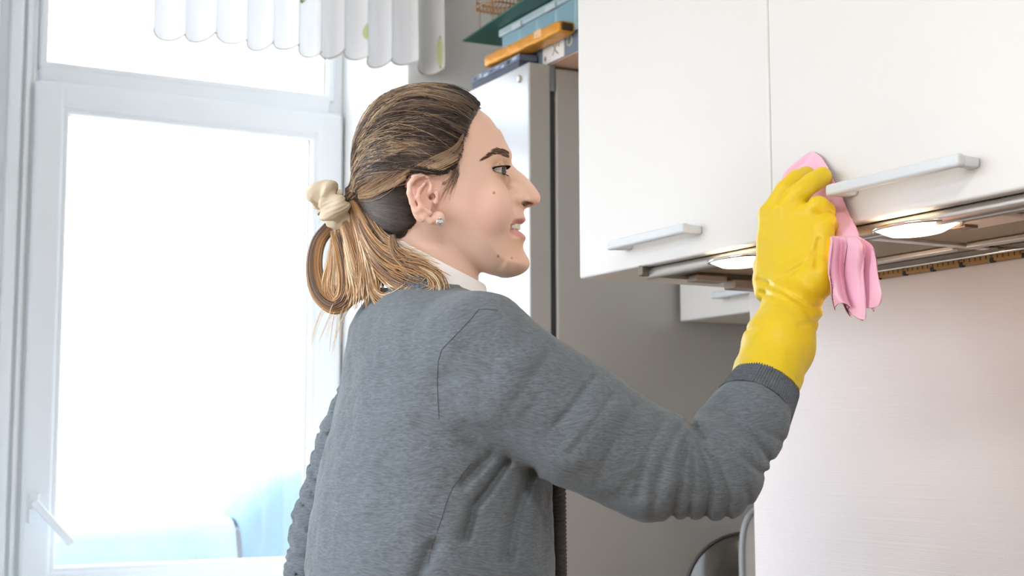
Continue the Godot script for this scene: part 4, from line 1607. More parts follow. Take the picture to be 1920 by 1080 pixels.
func fold_shift(p: Vector3) -> float:
	if p.z < -40.0:
		return 0.0
	var s := FOCAL / (FOCAL - p.z)
	var q := Vector2(p.x * s, p.y * s)
	var d := 0.0
	for f in FOLDS:
		var w := f[4]
		var lox := minf(f[0], f[2]) - w * 2.2
		if q.x < lox or q.x > maxf(f[0], f[2]) + w * 2.2 or q.y < minf(f[1], f[3]) - w * 2.2 or q.y > maxf(f[1], f[3]) + w * 2.2:
			continue
		var a := Vector2(f[0], f[1])
		var e := Vector2(f[2], f[3]) - a
		var t := (q - a).dot(e) / e.length_squared()
		var u := (q - a - e * clampf(t, 0.0, 1.0)).length() / w
		d = maxf(d, 1.2 * f[5] * exp(-u * u) * smoothstep(-0.5, 0.1, t) * smoothstep(1.5, 0.9, t))
	return d

func cardigan_f(p: Vector3) -> float:
	var f := trunk_f(p)
	# shoulders sloping from the neck
	f = smin(f, cone(p, SH0, SH1, 62.0, 92.0), 40.0)
	f = smin(f, cone(p, SH0, SH2, 62.0, 74.0), 40.0)
	if p.x > -170.0:
		var g := 1e9
		for k in 6:
			g = smin(g, cone(p, SLEEVE[k], SLEEVE[k + 1], SLEEVE_R[k], SLEEVE_R[k + 1]), 12.0)
		g = maxf(g, (p - SLEEVE[6]).dot(CUFF_AX))
		f = smin(f, g, 26.0)
	if p.z < 0.0 and p.x < 40.0:
		var g := 1e9
		for k in 5:
			g = smin(g, cone(p, LSLEEVE[k], LSLEEVE[k + 1], 64.0 - 4.0 * k, 60.0 - 4.0 * k), 10.0)
		if g < 30.0 and p.y < -200.0:
			var w := cloth_noise.get_noise_3d(p.x * 0.8, p.y * 0.8, p.z * 0.8)
			var t := p.y + 0.45 * p.x + 34.0 * w
			var s := 1.0 - absf(sin(t * 0.075))
			var v := 1.0 - absf(sin(t * 0.13 + 2.0 * w))
			g += 9.0 * s * s * s + 5.0 * v * v * v - 3.0
		f = smin(f, g, 12.0)
	# neck opening
	f = smax(f, -cone(p, NK0, NK1, 92.0, 80.0), 6.0)
	if f < 30.0:
		f += fold_shift(p)
		f -= 4.0 * cloth_noise.get_noise_3d(p.x, p.y, p.z)
	return f

var SH0 := pf(812, 612, 20)
var SH1 := pf(905, 645, 165)
var SH2 := pf(742, 640, -170)
var NK0 := pf(832, 480, 0)
var NK1 := pf(826, 600, 0)
var CUFF_AX := (pf(1432, 727, 8) - pf(1402, 788, 58)).normalized()

# ------------------------------------------------------------------ glove
var GJ: Array[Vector3] = []
var glove_noise := FastNoiseLite.new()

func prepare_glove() -> void:
	#            0 cuff end             1                      2                      3 wrist                4 palm
	for g in [[1429, 738, 0.168], [1440, 700, 0.150], [1461, 645, 0.125], [1483, 580, 0.088], [1486, 520, 0.07],
		# knuckles: 5 index, 6 middle, 7 ring, 8 little
		[1444, 404, 0.074], [1478, 396, 0.066], [1514, 404, 0.056], [1541, 428, 0.047],
		# 9 10 11 index, 12 13 14 middle, 15 16 17 ring, 18 19 20 little
		[1472, 356, 0.062], [1494, 335, 0.042], [1512, 327, 0.022], [1500, 362, 0.056], [1522, 343, 0.038], [1541, 331, 0.022], [1533, 387, 0.052], [1549, 396, 0.032], [1549, 414, 0.02], [1552, 414, 0.042], [1558, 426, 0.028], [1556, 440, 0.018],
		# 21 22 23 24 thumb
		[1440, 545, 0.088], [1434, 500, 0.066], [1446, 455, 0.042], [1468, 425, 0.022],
		# 25 26 edges of the palm
		[1447, 520, 0.078], [1533, 520, 0.062]]:
		GJ.append(on_door(g[0], g[1], g[2]))
	glove_noise.seed = 9
	glove_noise.frequency = 0.016
	glove_noise.fractal_octaves = 2

func fingers(p: Vector3, g: float) -> float:
	var f := 1e9
	for k in 4:
		var m := GJ[5 + k]
		var a := GJ[9 + k * 3]
		var b := GJ[10 + k * 3]
		var c := GJ[11 + k * 3]
		var r: float = [19.5, 22.0, 20.0, 17.0][k]
		var one := smin(cone(p, m, a, r + 1.5 + g, r + g), cone(p, a, b, r + g, r - 1.5 + g), 4.0)
		one = smin(one, cone(p, b, c, r - 1.5 + g, r - 3.0 + g), 4.0)
		f = smin(f, one, 3.0)
	return f

func glove_f(p: Vector3) -> float:
	var f := cone(p, GJ[0], GJ[1], 63.0, 63.0)
	f = smin(f, cone(p, GJ[1], GJ[2], 63.0, 66.0), 10.0)
	f = smin(f, cone(p, GJ[2], GJ[3], 66.0, 55.0), 16.0)
	f = smin(f, cone(p, GJ[3], GJ[4], 55.0, 42.0), 22.0)
	# back of the hand
	for k in 4:
		f = smin(f, cone(p, GJ[25].lerp(GJ[26], k / 3.0), GJ[5 + k], 33.0, 24.0), 30.0)
	f = smin(f, cone(p, GJ[25], GJ[26], 34.0, 34.0), 18.0)
	f = smin(f, cone(p, GJ[5], GJ[8], 19.0, 17.0), 10.0)
	f = smin(f, fingers(p, 0.0), 6.0)
	var t := smin(cone(p, GJ[21], GJ[22], 27.0, 23.0), smin(cone(p, GJ[22], GJ[23], 23.0, 20.0), cone(p, GJ[23], GJ[24], 20.0, 17.0), 5.0), 8.0)
	f = smin(f, t, 12.0)
	# open end of the glove
	f = maxf(f, -(p - GLOVE_CUT).dot(GLOVE_N))
	f = smax(f, -smin(cone(p, GJ[0] - GLOVE_N * 12.0, GJ[1], 60.0, 58.0), 1e9, 1.0), 2.0) if (p - GLOVE_CUT).dot(GLOVE_N) < 26.0 else f
	if absf(f) < 14.0:
		f -= 2.4 * glove_noise.get_noise_3d(p.x, p.y, p.z)
		f += crease(p)
	return f

var GLOVE_CUT := on_px(1433, 722, 6)
var GLOVE_N := (pf(1483, 580, -110) - pf(1429, 738, -5)).normalized()
var GLOVE_FOLDS: Array[PackedFloat32Array] = []

func on_px(px: float, py: float, w: float) -> Vector3:
	return pf(px, py, w)

func crease(p: Vector3) -> float:
	var s := FOCAL / (FOCAL - p.z)
	var q := Vector2(p.x * s, p.y * s)
	var d := 0.0
	for f in GLOVE_FOLDS:
		var a := Vector2(f[0], f[1])
		var e := Vector2(f[2], f[3]) - a
		var t := (q - a).dot(e) / e.length_squared()
		if t < -0.6 or t > 1.6:
			continue
		var u := (q - a - e * clampf(t, 0.0, 1.0)).length() / f[4]
		if u < 2.5:
			d = maxf(d, 1.6 * f[5] * exp(-u * u) * smoothstep(-0.5, 0.2, t) * smoothstep(1.5, 0.8, t))
	return d

func prepare_creases() -> void:
	for f in [[1421, 525, 1465, 545, 5, 3.0], [1465, 545, 1510, 572, 5, 4.0], [1510, 572, 1545, 578, 5, 3.0], [1460, 525, 1510, 495, 6, 3.0], [1510, 495, 1530, 470, 5, 2.0], [1425, 548, 1470, 562, 5, 3.0], [1535, 450, 1530, 500, 6, 3.0], [1400, 620, 1430, 610, 6, 3.0], [1500, 610, 1540, 600, 6, 3.0]]:
		GLOVE_FOLDS.append(PackedFloat32Array([f[0] - 960.0, 540.0 - f[1], f[2] - 960.0, 540.0 - f[3], f[4], f[5]]))

# ------------------------------------------------------------------ body below the neck, trousers, shoes
var HIPW := Vector3(0.72, 0.93, -1.60)
var fwd_w := Vector3(cos(-0.13), 0, -sin(-0.13))     # where she faces, in the world

var LH: Array[Vector3] = []
func prepare_left_hand() -> void:
	# left hand resting on the worktop beside her: wrist, knuckles and finger tips in the world
	var base := Vector3(1.02, 0.945, -1.80)
	for d in [[-0.03, 0.01, 0.0], [0.065, -0.012, 0.035], [0.075, -0.012, 0.012], [0.07, -0.013, -0.012], [0.058, -0.015, -0.034], [0.10, -0.02, 0.045], [0.118, -0.02, 0.016], [0.112, -0.02, -0.014], [0.09, -0.022, -0.042], [0.13, -0.036, 0.05], [0.15, -0.036, 0.018], [0.143, -0.036, -0.015], [0.113, -0.036, -0.047], [0.01, -0.008, 0.03], [0.05, -0.03, 0.062], [0.075, -0.036, 0.07]]:
		LH.append(world_fig(base + Vector3(d[0], d[1], d[2])))

func left_hand_f(p: Vector3) -> float:
	var f := cone(p, LH[0], LH[2], 32.0, 20.0)
	for k in 4:
		f = smin(f, cone(p, LH[0].lerp(LH[1 + k], 0.3), LH[1 + k], 22.0, 15.0), 8.0)
		f = smin(f, smin(cone(p, LH[1 + k], LH[5 + k], 14.5, 13.0), cone(p, LH[5 + k], LH[9 + k], 13.0, 11.0), 3.0), 3.0)
	f = smin(f, smin(cone(p, LH[13], LH[14], 19.0, 15.0), cone(p, LH[14], LH[15], 15.0, 12.0), 4.0), 8.0)
	return smin(f, cone(p, LSLEEVE[5], LH[0], 42.0, 34.0), 10.0)

func inner_body_f(p: Vector3) -> float:              # trunk and arms inside the clothes
	var f := trunk_f(p, -22.0)
	f = maxf(f, -(p.y + 700.0))
	f = smin(f, cone(p, SH0, SH1, 40.0, 60.0), 30.0)
	f = smin(f, cone(p, SH0, SH2, 40.0, 52.0), 30.0)
	for k in 6:
		f = smin(f, cone(p, SLEEVE[k], SLEEVE[k + 1], SLEEVE_R[k] * 0.62, SLEEVE_R[k + 1] * 0.62 if k < 5 else 44.0), 8.0)
	f = smin(f, cone(p, SLEEVE[6], GJ[2], 46.0, 42.0), 8.0)
	for k in 5:
		f = smin(f, cone(p, LSLEEVE[k], LSLEEVE[k + 1], 46.0, 42.0), 8.0)
	return smin(f, neck_f(p), 20.0)

func trousers_f(p: Vector3) -> float:
	var f := ell(p, TRO[0], Vector3(195, 190, 255))
	f = maxf(f, p.y + 630.0)
	for s in 2:
		f = smin(f, cone(p, TRO[1 + s * 3], TRO[2 + s * 3], 148.0, 102.0), 50.0)
		f = smin(f, cone(p, TRO[2 + s * 3], TRO[3 + s * 3], 102.0, 74.0), 20.0)
	return f

var TRO: Array[Vector3] = []
var SHOE: Array[Vector3] = []
func prepare_legs() -> void:
	var side := Vector3(-fwd_w.z, 0, fwd_w.x)         # towards her right hand
	TRO.append(world_fig(HIPW + Vector3(0, -0.02, 0)))
	for s in [1.0, -1.0]:
		TRO.append(world_fig(HIPW + side * 0.09 * s + Vector3(0, -0.08, 0)))
		TRO.append(world_fig(HIPW + side * 0.10 * s + Vector3(0, -0.45, 0) + fwd_w * 0.03))
		TRO.append(world_fig(HIPW + side * 0.11 * s + Vector3(0, -0.84, 0) - fwd_w * 0.01))
		SHOE.append(world_fig(Vector3(HIPW.x, 0.045, HIPW.z) + side * 0.11 * s - fwd_w * 0.03))
		SHOE.append(world_fig(Vector3(HIPW.x, 0.032, HIPW.z) + side * 0.125 * s + fwd_w * 0.15))

func shoe_f(p: Vector3) -> float:
	var f := cone(p, SHOE[which_shoe * 2], SHOE[which_shoe * 2 + 1], 62.0, 56.0)
	return maxf(f, -(p - SHOE_FLOOR).dot(SHOE_UP))

var which_shoe := 0
var SHOE_FLOOR: Vector3
var SHOE_UP: Vector3

# ------------------------------------------------------------------ the woman
func part(called: String, bag: Bag, m: Material, parent: Node, inv: Transform3D) -> MeshInstance3D:
	to_local_bag(bag, inv)
	turn_normals(bag, inv)
	return obj(called, bag.mesh(), m, parent)

func ring_band(bag: Bag, c: Array, rows: Array, sides := 72, ribs := 0, depth := 0.0) -> void:
	# band round the neck; c: middle px, py; rows: [half x, half w, lift back, lift front, drop]
	var s := bag.v.size()
	for r in rows:
		for j in sides:
			var a := TAU * j / sides
			var ca := cos(a)
			var sa := sin(a)
			var tilt: float = lerpf(r[3], r[2], 0.5 - 0.5 * ca)
			var g := 1.0 + (depth * sin(a * ribs) if ribs > 0 else 0.0)
			bag.v.append(pf(c[0], c[1]) + Vector3(r[0] * g * ca, tilt, r[1] * g * sa))
			bag.n.append(Vector3.ZERO)
	var n := rows.size()
	for k in n - 1:
		for j in sides:
			var p := s + k * sides + j
			var q := s + k * sides + (j + 1) % sides
			bag.quad(p, q, q + sides, p + sides)
	average_normals(bag, s)

func build_person() -> void:
	prepare_head()
	prepare_ear()
	prepare_cardigan()
	prepare_glove()
	prepare_creases()
	prepare_left_hand()
	prepare_legs()
	SHOE_FLOOR = world_fig(Vector3(HIPW.x, 0.0, HIPW.z))
	SHOE_UP = Vector3(cam_right.y, cam_up.y, -cam_fwd.y)
	var who := thing("person", "woman in grey cardigan and yellow rubber glove wiping the white cabinet, hair tied back", "person", Vector3(HIPW.x, 0, HIPW.z))
	who.rotation.y = deg_to_rad(-28.27)
	var inv := who.transform.affine_inverse()

	var skin := mat(255, 255, 255, 0.48)
	skin.vertex_color_use_as_albedo = true
	skin.subsurf_scatter_enabled = true
	skin.subsurf_scatter_strength = 0.12
	skin.roughness_texture = noise_tex(0.2, 41, Color(0.85, 0.85, 0.85), Color(1, 1, 1))
	skin.heightmap_enabled = true
	skin.heightmap_texture = noise_tex(0.35, 42, Color(0.3, 0.3, 0.3), Color(0.7, 0.7, 0.7), 3)
	skin.heightmap_scale = 0.012
	tri(skin, 18.0, 0, 0, false)
	# skin: head and neck finely, the rest of the body coarsely inside the clothes
	var body := Bag.new()
	build_head(body)
	for k in body.v.size():
		body.c.append(skin_color(body.v[k]))
	nets(body, inner_body_f, Vector3(-440, -720, -320), Vector3(640, -30, 330), 13.0)
	var hlo := LSLEEVE[5]
	var hhi := LSLEEVE[5]
	for q in LH:
		hlo = hlo.min(q)
		hhi = hhi.max(q)
	nets(body, left_hand_f, hlo - Vector3.ONE * 56.0, hhi + Vector3.ONE * 40.0, 6.0)
	while body.c.size() < body.v.size():
		body.c.append(SKIN)
	part("body", body, skin, who, inv)

	# eye and teeth
	for s in [1.0, -1.0]:
		var e := Bag.new()
		var c := Vector3(EYE_C.x, EYE_C.y, EYE_C.z * s)
		var gaze := Vector3(1.0, 0.02, 0.30).normalized()
		for iy in 33:
			for ix in 48:
				var th := PI * iy / 32.0
				var u := TAU * ix / 48.0
				var ax := gaze.cross(Vector3.UP).normalized()
				var ay := ax.cross(gaze)
				var d := gaze * cos(th) + (ax * cos(u) + ay * sin(u)) * sin(th)
				var deg := rad_to_deg(th)
				e.v.append(c + d * (17.8 + 1.6 * smoothstep(34.0, 10.0, deg)))
				e.n.append(d)
				var col := lin(206, 198, 194)
				if deg < 37.0:
					col = lin(82, 78, 68).lerp(lin(34, 32, 30), smoothstep(27.0, 35.0, deg))
				if deg < 13.0:
					col = lin(10, 10, 10)
				e.c.append(col)
		for iy in 32:
			for ix in 48:
				var a := iy * 48 + ix
				var b := iy * 48 + (ix + 1) % 48
				e.quad(a, a + 48, b + 48, b)
		var em := mat(255, 255, 255, 0.08)
		em.vertex_color_use_as_albedo = true
		part("eye", e, em, who, inv)
	var teeth := Bag.new()
	for k in 9:
		var a := (k - 4) * 0.30
		var at := pf(940, 425) + Vector3(33.0 * cos(a), 0, 30.0 * sin(a))
		rbox(teeth, at, Vector3(6, 13 if absf(k - 4) < 2 else 11, 9.6), 3.2, Basis(Vector3.UP, -a))
	part("teeth", teeth, mat(236, 228, 216, 0.25), who, inv)

	# brows and lashes
	var brow := Bag.new()
	var rng := RandomNumberGenerator.new()
	rng.seed = 2
	for k in 260:
		var t := pow(rng.randf(), 1.3)
		var bx := lerpf(955.5, 905, t)
		var by := 291.0 - 8.0 * sin(clampf(t * 1.7, 0, 1) * PI * 0.5) + 26.0 * maxf(0.0, t - 0.45) * 1.2
		var hw := lerpf(6.5, 1.2, smoothstep(0.25, 1.0, t))
		by += rng.randf_range(-hw, hw)
		var st := seen(face_f, bx, by, 100.0)
		var ln := rng.randf_range(6.0, 10.0)
		var en := seen(face_f, bx - ln * 0.95, by - ln * lerpf(0.55, -0.25, t), 110.0)
		var pts := PackedVector3Array([st, st.lerp(en, 0.5) + Vector3(0.3, 0.2, 1.2), en + Vector3(0, 0, 0.6)])
		strand(brow, pts, 0.46, lin(86, 64, 52), lin(112, 84, 68))
	var hairm := mat(255, 255, 255, 0.42)
	hairm.vertex_color_use_as_albedo = true
	part("eyebrow", brow, hairm, who, inv)
	var lash := Bag.new()
	for k in 90:
		var th := deg_to_rad(lerpf(-30.0, 104.0, (k + rng.randf()) / 90.0))
		var d := Vector3(cos(th), 0, sin(th))
		var s := (rad_to_deg(th) - 18.0) / 90.0
		var up := 7.4 * pow(maxf(0.0, 1.0 - s * s), 0.75) + 0.6 + 1.6 * s - 0.5
		var root := EYE_C + d * sqrt(maxf(0.0, SHELL * SHELL - up * up)) + Vector3(0, up, 0)
		var l := rng.randf_range(6.5, 9.5)
		strand(lash, PackedVector3Array([root, root + d * l * 0.5 + Vector3(0, 0.4, 0), root + d * l * 0.9 + Vector3(0, l * 0.34, 0)]), 0.85, lin(20, 15, 13), lin(20, 15, 13))
		if k % 2 == 0:
			var dn := 6.4 * pow(maxf(0.0, 1.0 - s * s), 0.9) - 0.6 - 1.6 * s
			root = EYE_C + d * sqrt(maxf(0.0, SHELL * SHELL - dn * dn)) - Vector3(0, dn, 0)
			strand(lash, PackedVector3Array([root, root + d * 2.6 - Vector3(0, 1.2, 0), root + d * 4.6 - Vector3(0, 2.6, 0)]), 0.4, lin(40, 30, 26), lin(40, 30, 26))
	part("eyelashes", lash, hairm, who, inv)

	# hair
	var cap := Bag.new()
	nets(cap, hair_f, Vector3(-340, 60, -140), Vector3(-40, 395, 140), 4.5, 2.0)
	for k in cap.v.size():
		cap.c.append(HT[0])
	build_scalp_hair(cap)
	var hair := part("hair", cap, hairm, who, inv)
	ashy = false
	var tail := Bag.new()
	build_tail(tail)
	part("ponytail", tail, hairm, hair, inv)

	# hair tie: a ruffled ring of cream cloth
	var tie := Bag.new()
	var tn := FastNoiseLite.new()
	tn.seed = 3
	tn.frequency = 0.03
	var tc := pf(621, 384, 4)
	var ax := Vector3(-0.80, -0.58, 0.14).normalized()
	var e1 := ax.cross(Vector3(0, 0, 1)).normalized()
	var e2 := ax.cross(e1)
	var ru := 120
	var rv := 40
	for i in ru:
		var a := TAU * i / ru
		var mid := tc + (e1 * cos(a) * 30.0 + e2 * sin(a) * 27.0)
		var outd := (e1 * cos(a) + e2 * sin(a))
		var ruff := sin(a * 6.0 + 1.2 * sin(a * 2.0))
		for j in rv:
			var b := TAU * j / rv
			var r := 19.0 + 5.5 * ruff + 2.5 * sin(b * 3.0 + a * 4.0)
			r += 4.0 * tn.get_noise_3d(mid.x * 1.5 + 20.0 * cos(b), mid.y * 1.5 + 20.0 * sin(b), mid.z * 1.5)
			r += 1.8 * absf(sin(a * 19.0 + 1.4 * sin(b * 2.0 + a)))
			var twist := b + 0.8 * sin(a * 3.0)
			tie.v.append(mid + outd * cos(twist) * r + ax * (sin(twist) * r * 1.15 + 3.0 * sin(a * 9.0 + 0.8)))
			tie.n.append(Vector3.ZERO)
	for i in ru:
		for j in rv:
			var p := i * rv + j
			var q := i * rv + (j + 1) % rv
			var p2 := ((i + 1) % ru) * rv + j
			var q2 := ((i + 1) % ru) * rv + (j + 1) % rv
			tie.quad(p, q, q2, p2)
	average_normals(tie)
	var tiem := mat(216, 203, 180, 0.85)
	tiem.rim_enabled = true
	tiem.rim = 0.5
	part("hair_tie", tie, tiem, who, inv).set_meta("label", "ruffled cream velvet hair tie")

	# earring: faceted stone in a metal collar
	var er := Bag.new()
	var ec := seen(face_f, 825.5, 415.5, 140.0) + Vector3(0, 0, 1.5)
	for k in 3:
		for j in 8:
			var a := TAU * j / 8.0 + 0.2
			var r: float = [6.2, 5.6, 3.4][k]
			er.v.append(ec + Vector3(r * cos(a), r * sin(a), [0.5, 3.6, 5.6][k]))
	var flat := Bag.new()
	for k in 2:
		for j in 8:
			var q := [er.v[k * 8 + j], er.v[k * 8 + (j + 1) % 8], er.v[k * 8 + 8 + (j + 1) % 8], er.v[k * 8 + 8 + j]]
			var n := ((q[1] - q[0]) as Vector3).cross(q[3] - q[0]).normalized()
			var s := flat.v.size()
			for x in q:
				flat.v.append(x)
				flat.n.append(n)
			flat.quad(s, s + 3, s + 2, s + 1)
	var sc := flat.v.size()
	for j in 8:
		flat.v.append(er.v[16 + j])
		flat.n.append(Vector3(0, 0, 1))
	for j in range(1, 7):
		flat.i.append_array([sc, sc + j + 1, sc + j])
	var gem := mat(226, 228, 232, 0.05, 0.85)
	var stud := part("earring", flat, gem, who, inv)
	stud.set_meta("label", "round clear stone ear stud")
	var coll := Bag.new()
	var cp := PackedVector3Array()
	for j in 25:
		cp.append(ec + Vector3(6.4 * cos(TAU * j / 24.0), 6.4 * sin(TAU * j / 24.0), 1.0))
	tube(coll, cp, PackedFloat32Array([0.9]), 8)
	for j in 4:
		var a := TAU * j / 4.0 + 0.6
		tube(coll, PackedVector3Array([ec + Vector3(6.4 * cos(a), 6.4 * sin(a), 0), ec + Vector3(5.8 * cos(a), 5.8 * sin(a), 4.4)]), PackedFloat32Array([0.9]), 6)
	part("setting", coll, M.chrome, stud, inv)

	# cardigan
	var knit := mat(255, 255, 255, 0.95)
	knit.albedo_color = Color(0.485, 0.525, 0.56)
	knit.albedo_texture = knit_texture()
	knit.heightmap_enabled = true
	knit.heightmap_texture = knit.albedo_texture
	knit.heightmap_scale = 0.04
	knit.rim_enabled = true
	knit.rim = 0.6
	knit.rim_tint = 0.5
	tri(knit, 9.0, 0, 0, false)
	var rib := mat(255, 255, 255, 0.95)
	rib.albedo_color = Color(0.45, 0.485, 0.52)
	rib.albedo_texture = knit.albedo_texture
	tri(rib, 9.0, 0, 0, false)
	var cg := Bag.new()
	nets(cg, cardigan_f, Vector3(-470, -830, -330), Vector3(560, 60, 330), 4.8)
	var card := part("cardigan", cg, knit, who, inv)
	# ribbed cuff of the right sleeve
	var cuff := Bag.new()
	var cu := CUFF_AX.cross(Vector3(0, 0, 1)).normalized()
	var cv := CUFF_AX.cross(cu)
	var rings := 14
	var sides := 360
	for k in rings:
		var t := float(k) / (rings - 1)
		var c := SLEEVE[6].lerp(SLEEVE[5], 0.62 * (1.0 - t)) + CUFF_AX * 17.0 * t
		var r := lerpf(70.0, 61.0, t) + 1.5
		if k == rings - 1:
			r -= 5.0
		for j in sides:
			var a := TAU * j / sides
			var rr := r + 2.4 * absf(sin(a * 42.0)) + 1.2 * sin(a * 3.0 + t * 2.0)
			cuff.v.append(c + (cu * cos(a) + cv * sin(a)) * rr)
			cuff.n.append(Vector3.ZERO)
	for k in rings - 1:
		for j in sides:
			var p := k * sides + j
			var q := k * sides + (j + 1) % sides
			cuff.quad(p, p + sides, q + sides, q)
	average_normals(cuff)
	part("cuff", cuff, rib, card, inv).set_meta("label", "ribbed cuff")
	# ribbed front band
	var band := Bag.new()
	var bt := []
	for y in [880, 940, 1000, 1060, 1120, 1200]:
		bt.append(pf(1046.0 + (y - 900) * 0.012, y, -70.0))
	var bp := spline(bt, 24)
	for k in bp.size():
		for j in 16:
			var a := TAU * j / 16.0
			var g := 1.0 + 0.10 * sin(k * 2.1)
			band.v.append(bp[k] + Vector3(15.0 * cos(a), 0, 26.0 * sin(a)) * g)
			band.n.append(Vector3.ZERO)
	close_loft(band, bp.size(), 16)
	var bandm := mat(96, 95, 94, 0.95)
	bandm.albedo_texture = knit.albedo_texture
	tri(bandm, 9.0, 0, 0, false)
	part("front_band", band, bandm, card, inv).set_meta("label", "darker ribbed front edge")
	# neck band
	var nb := Bag.new()
	ring_band(nb, [826, 524], [[86, 84, 34, -46], [92, 91, 40, -42], [97, 96, 38, -44], [104, 102, 22, -56], [108, 106, 4, -70]], 420, 70, 0.005)
	part("neck_band", nb, rib, card, inv)
	# seams
	var seam := Bag.new()
	for line in [[898, 580, 880, 602, 862, 621, 842, 641, 828, 656, 822, 677, 820, 710, 821, 745, 824, 800], [898, 580, 916, 580, 938, 583], [884, 869, 866, 890, 848, 916, 836, 945, 828, 972, 812, 1019, 800, 1070]]:
		var sp := PackedVector3Array()
		for k in range(0, line.size() - 2, 2):
			for j in 4:
				var x := lerpf(line[k], line[k + 2], j / 4.0)
				var y := lerpf(line[k + 1], line[k + 3], j / 4.0)
				sp.append(seen(cardigan_f, x, y, 320.0) - Vector3(0, 0, 0.4))
		tube(seam, sp, PackedFloat32Array([1.0]), 6)
	var seamm := mat(80, 84, 89, 0.95)
	part("seam", seam, seamm, card, inv)

	# white shirt collar
	var col := Bag.new()
	ring_band(col, [823, 488], [[76, 74, 30, -50], [82, 82, 44, -44], [85, 85, 45, -44], [88, 88, 41, -48], [91, 90, 24, -62], [97, 95, 0, -84]], 96)
	var shirt := mat(250, 250, 250, 0.9)
	part("shirt_collar", col, shirt, who, inv).set_meta("label", "white shirt collar")

	# glove
	var gl := Bag.new()
	var glo := Vector3(1e9, 1e9, 1e9)
	var ghi := -glo
	for g in GJ:
		glo = glo.min(g)
		ghi = ghi.max(g)
	nets(gl, glove_f, glo - Vector3.ONE * 74.0, ghi + Vector3.ONE * 40.0, 3.0)
	var gm := mat(236, 204, 26, 0.45)
	gm.subsurf_scatter_enabled = true
	gm.subsurf_scatter_strength = 0.08
	var glove := part("glove", gl, gm, who, inv)
	glove.set_meta("label", "yellow rubber glove")

	# trousers and shoes
	var tb := Bag.new()
	nets(tb, trousers_f, world_fig(HIPW) + Vector3(-320, -1500, -420), world_fig(HIPW) + Vector3(320, 260, 420), 16.0)
	part("trousers", tb, mat(52, 58, 74, 0.9), who, inv)
	for s in 2:
		var sb := Bag.new()
		which_shoe = s
		nets(sb, shoe_f, SHOE[s * 2].min(SHOE[s * 2 + 1]) - Vector3.ONE * 75.0, SHOE[s * 2].max(SHOE[s * 2 + 1]) + Vector3.ONE * 75.0, 9.0)
		part("shoe", sb, mat(60, 56, 54, 0.7), who, inv)

func knit_texture() -> ImageTexture:
	# heathered yarn: short light and dark dashes along the rows, with fine stitches
	var size := 512
	var im := Image.create(size, size, false, Image.FORMAT_RGB8)
	var rng := RandomNumberGenerator.new()
	rng.seed = 77
	var n := FastNoiseLite.new()
	n.seed = 12
	n.frequency = 0.011
	n.fractal_octaves = 4
	for y in size:
		for x in size:
			var a := TAU * x / size
			var b := TAU * y / size
			var v := 0.84 + 0.22 * n.get_noise_3d(cos(a) * 190.0 + cos(b) * 640.0, sin(a) * 190.0, sin(b) * 640.0) + 0.12 * (rng.randf() - 0.5) + 0.03 * sin(b * 128.0)
			im.set_pixel(x, y, Color(v, v, v))
	return ImageTexture.create_from_image(im)

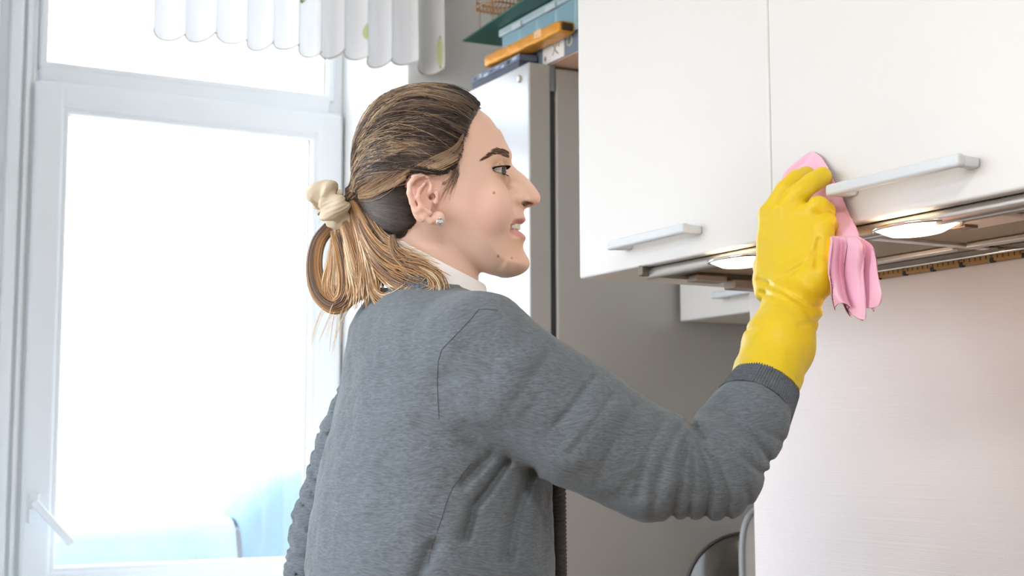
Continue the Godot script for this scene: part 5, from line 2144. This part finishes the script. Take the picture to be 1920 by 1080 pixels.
# ------------------------------------------------------------------ the cloth in her hand
func build_cloth() -> void:
	var bag := Bag.new()
	# sheet pressed against the door under the fingers: left px, right px, py, distance from the doors
	var rowsA := [[1519, 1527, 285, 0.003], [1506, 1542, 296, 0.004], [1488, 1553, 312, 0.005], [1474, 1561, 328, 0.006], [1470, 1571, 350, 0.006], [1478, 1582, 374, 0.007], [1490, 1592, 396, 0.008], [1505, 1602, 415, 0.012], [1522, 1611, 432, 0.020], [1535, 1616, 446, 0.026]]
	var la := []
	var ra := []
	for r in rowsA:
		la.append(on_door(r[0], r[2], r[3]))
		ra.append(on_door(r[1], r[2], r[3]))
	var ls := spline(la, 6)
	var rs := spline(ra, 6)
	var cols := 40
	var pts := PackedVector3Array()
	var wob := FastNoiseLite.new()
	wob.seed = 2
	wob.frequency = 0.02
	for k in ls.size():
		for c in cols:
			var t := float(c) / (cols - 1)
			var p := ls[k].lerp(rs[k], t)
			var w := fig_world(p)
			var amt := 0.004 * (0.5 + 0.5 * sin(t * 15.0 + k * 0.09)) * smoothstep(0.0, 14.0, k)
			w.x -= amt + 0.002 * absf(wob.get_noise_3d(p.x, p.y, 0.0))
			pts.append(w)
	sheet(bag, pts, ls.size(), cols, 0.0014)
	# gathered end hanging from the hand, pleated
	var rowsB := [[1560, 1606, 434, 0.050], [1553, 1618, 446, 0.058], [1549, 1636, 462, 0.062], [1547, 1640, 485, 0.064], [1548, 1639, 510, 0.064], [1554, 1641, 535, 0.064], [1558, 1643, 556, 0.064], [1564, 1642, 572, 0.063], [1570, 1640, 582, 0.062]]
	la = []
	ra = []
	for r in rowsB:
		la.append(on_door(r[0], r[2], r[3] + 0.01))
		ra.append(on_door(r[1], r[2], r[3] - 0.022))
	ls = spline(la, 6)
	rs = spline(ra, 6)
	for layer in 2:
		pts = PackedVector3Array()
		cols = 90
		for k in ls.size():
			var v := float(k) / (ls.size() - 1)
			for c in cols:
				var t := float(c) / (cols - 1)
				var sh := 1.0 if layer == 0 else 0.8
				var p := ls[k].lerp(rs[k], 0.5 + (t - 0.5) * sh + (0.0 if layer == 0 else 0.12))
				var am := smoothstep(0.0, 0.25, v)
				var f := sin(t * 13.0 + layer * 2.0 + 1.3 * sin(v * 3.0 + t * 5.0)) + 0.45 * sin(t * 31.0 + v * 4.0 + layer) + 0.5 * sin(v * 5.0 + t * 3.0)
				p.z += 15.0 * f * am + (0.0 if layer == 0 else -26.0)
				p.x += 5.0 * cos(t * 17.0 + v * 2.0) * am
				# ragged lower edge
				p.y += (13.0 * sin(t * 8.0 + layer * 1.7) + 5.0 * sin(t * 19.0)) * smoothstep(0.55, 1.0, v) - 10.0 * smoothstep(0.0, 0.15, 0.15 - v)
				pts.append(fig_world(p))
		sheet(bag, pts, ls.size(), cols, 0.0014)
	var m := mat(253, 198, 222, 0.9)
	m.backlight_enabled = true
	m.backlight = Color(0.4, 0.24, 0.3)
	m.heightmap_enabled = true
	m.heightmap_texture = noise_tex(0.12, 18, Color(0.2, 0.2, 0.2), Color(0.8, 0.8, 0.8), 3)
	m.heightmap_scale = 0.05
	tri(m, 9.0)
	var c := obj("cleaning_cloth", bag.mesh(), m)
	tag(c, "crumpled pink cleaning cloth held under the yellow glove against the cabinet", "cloth")
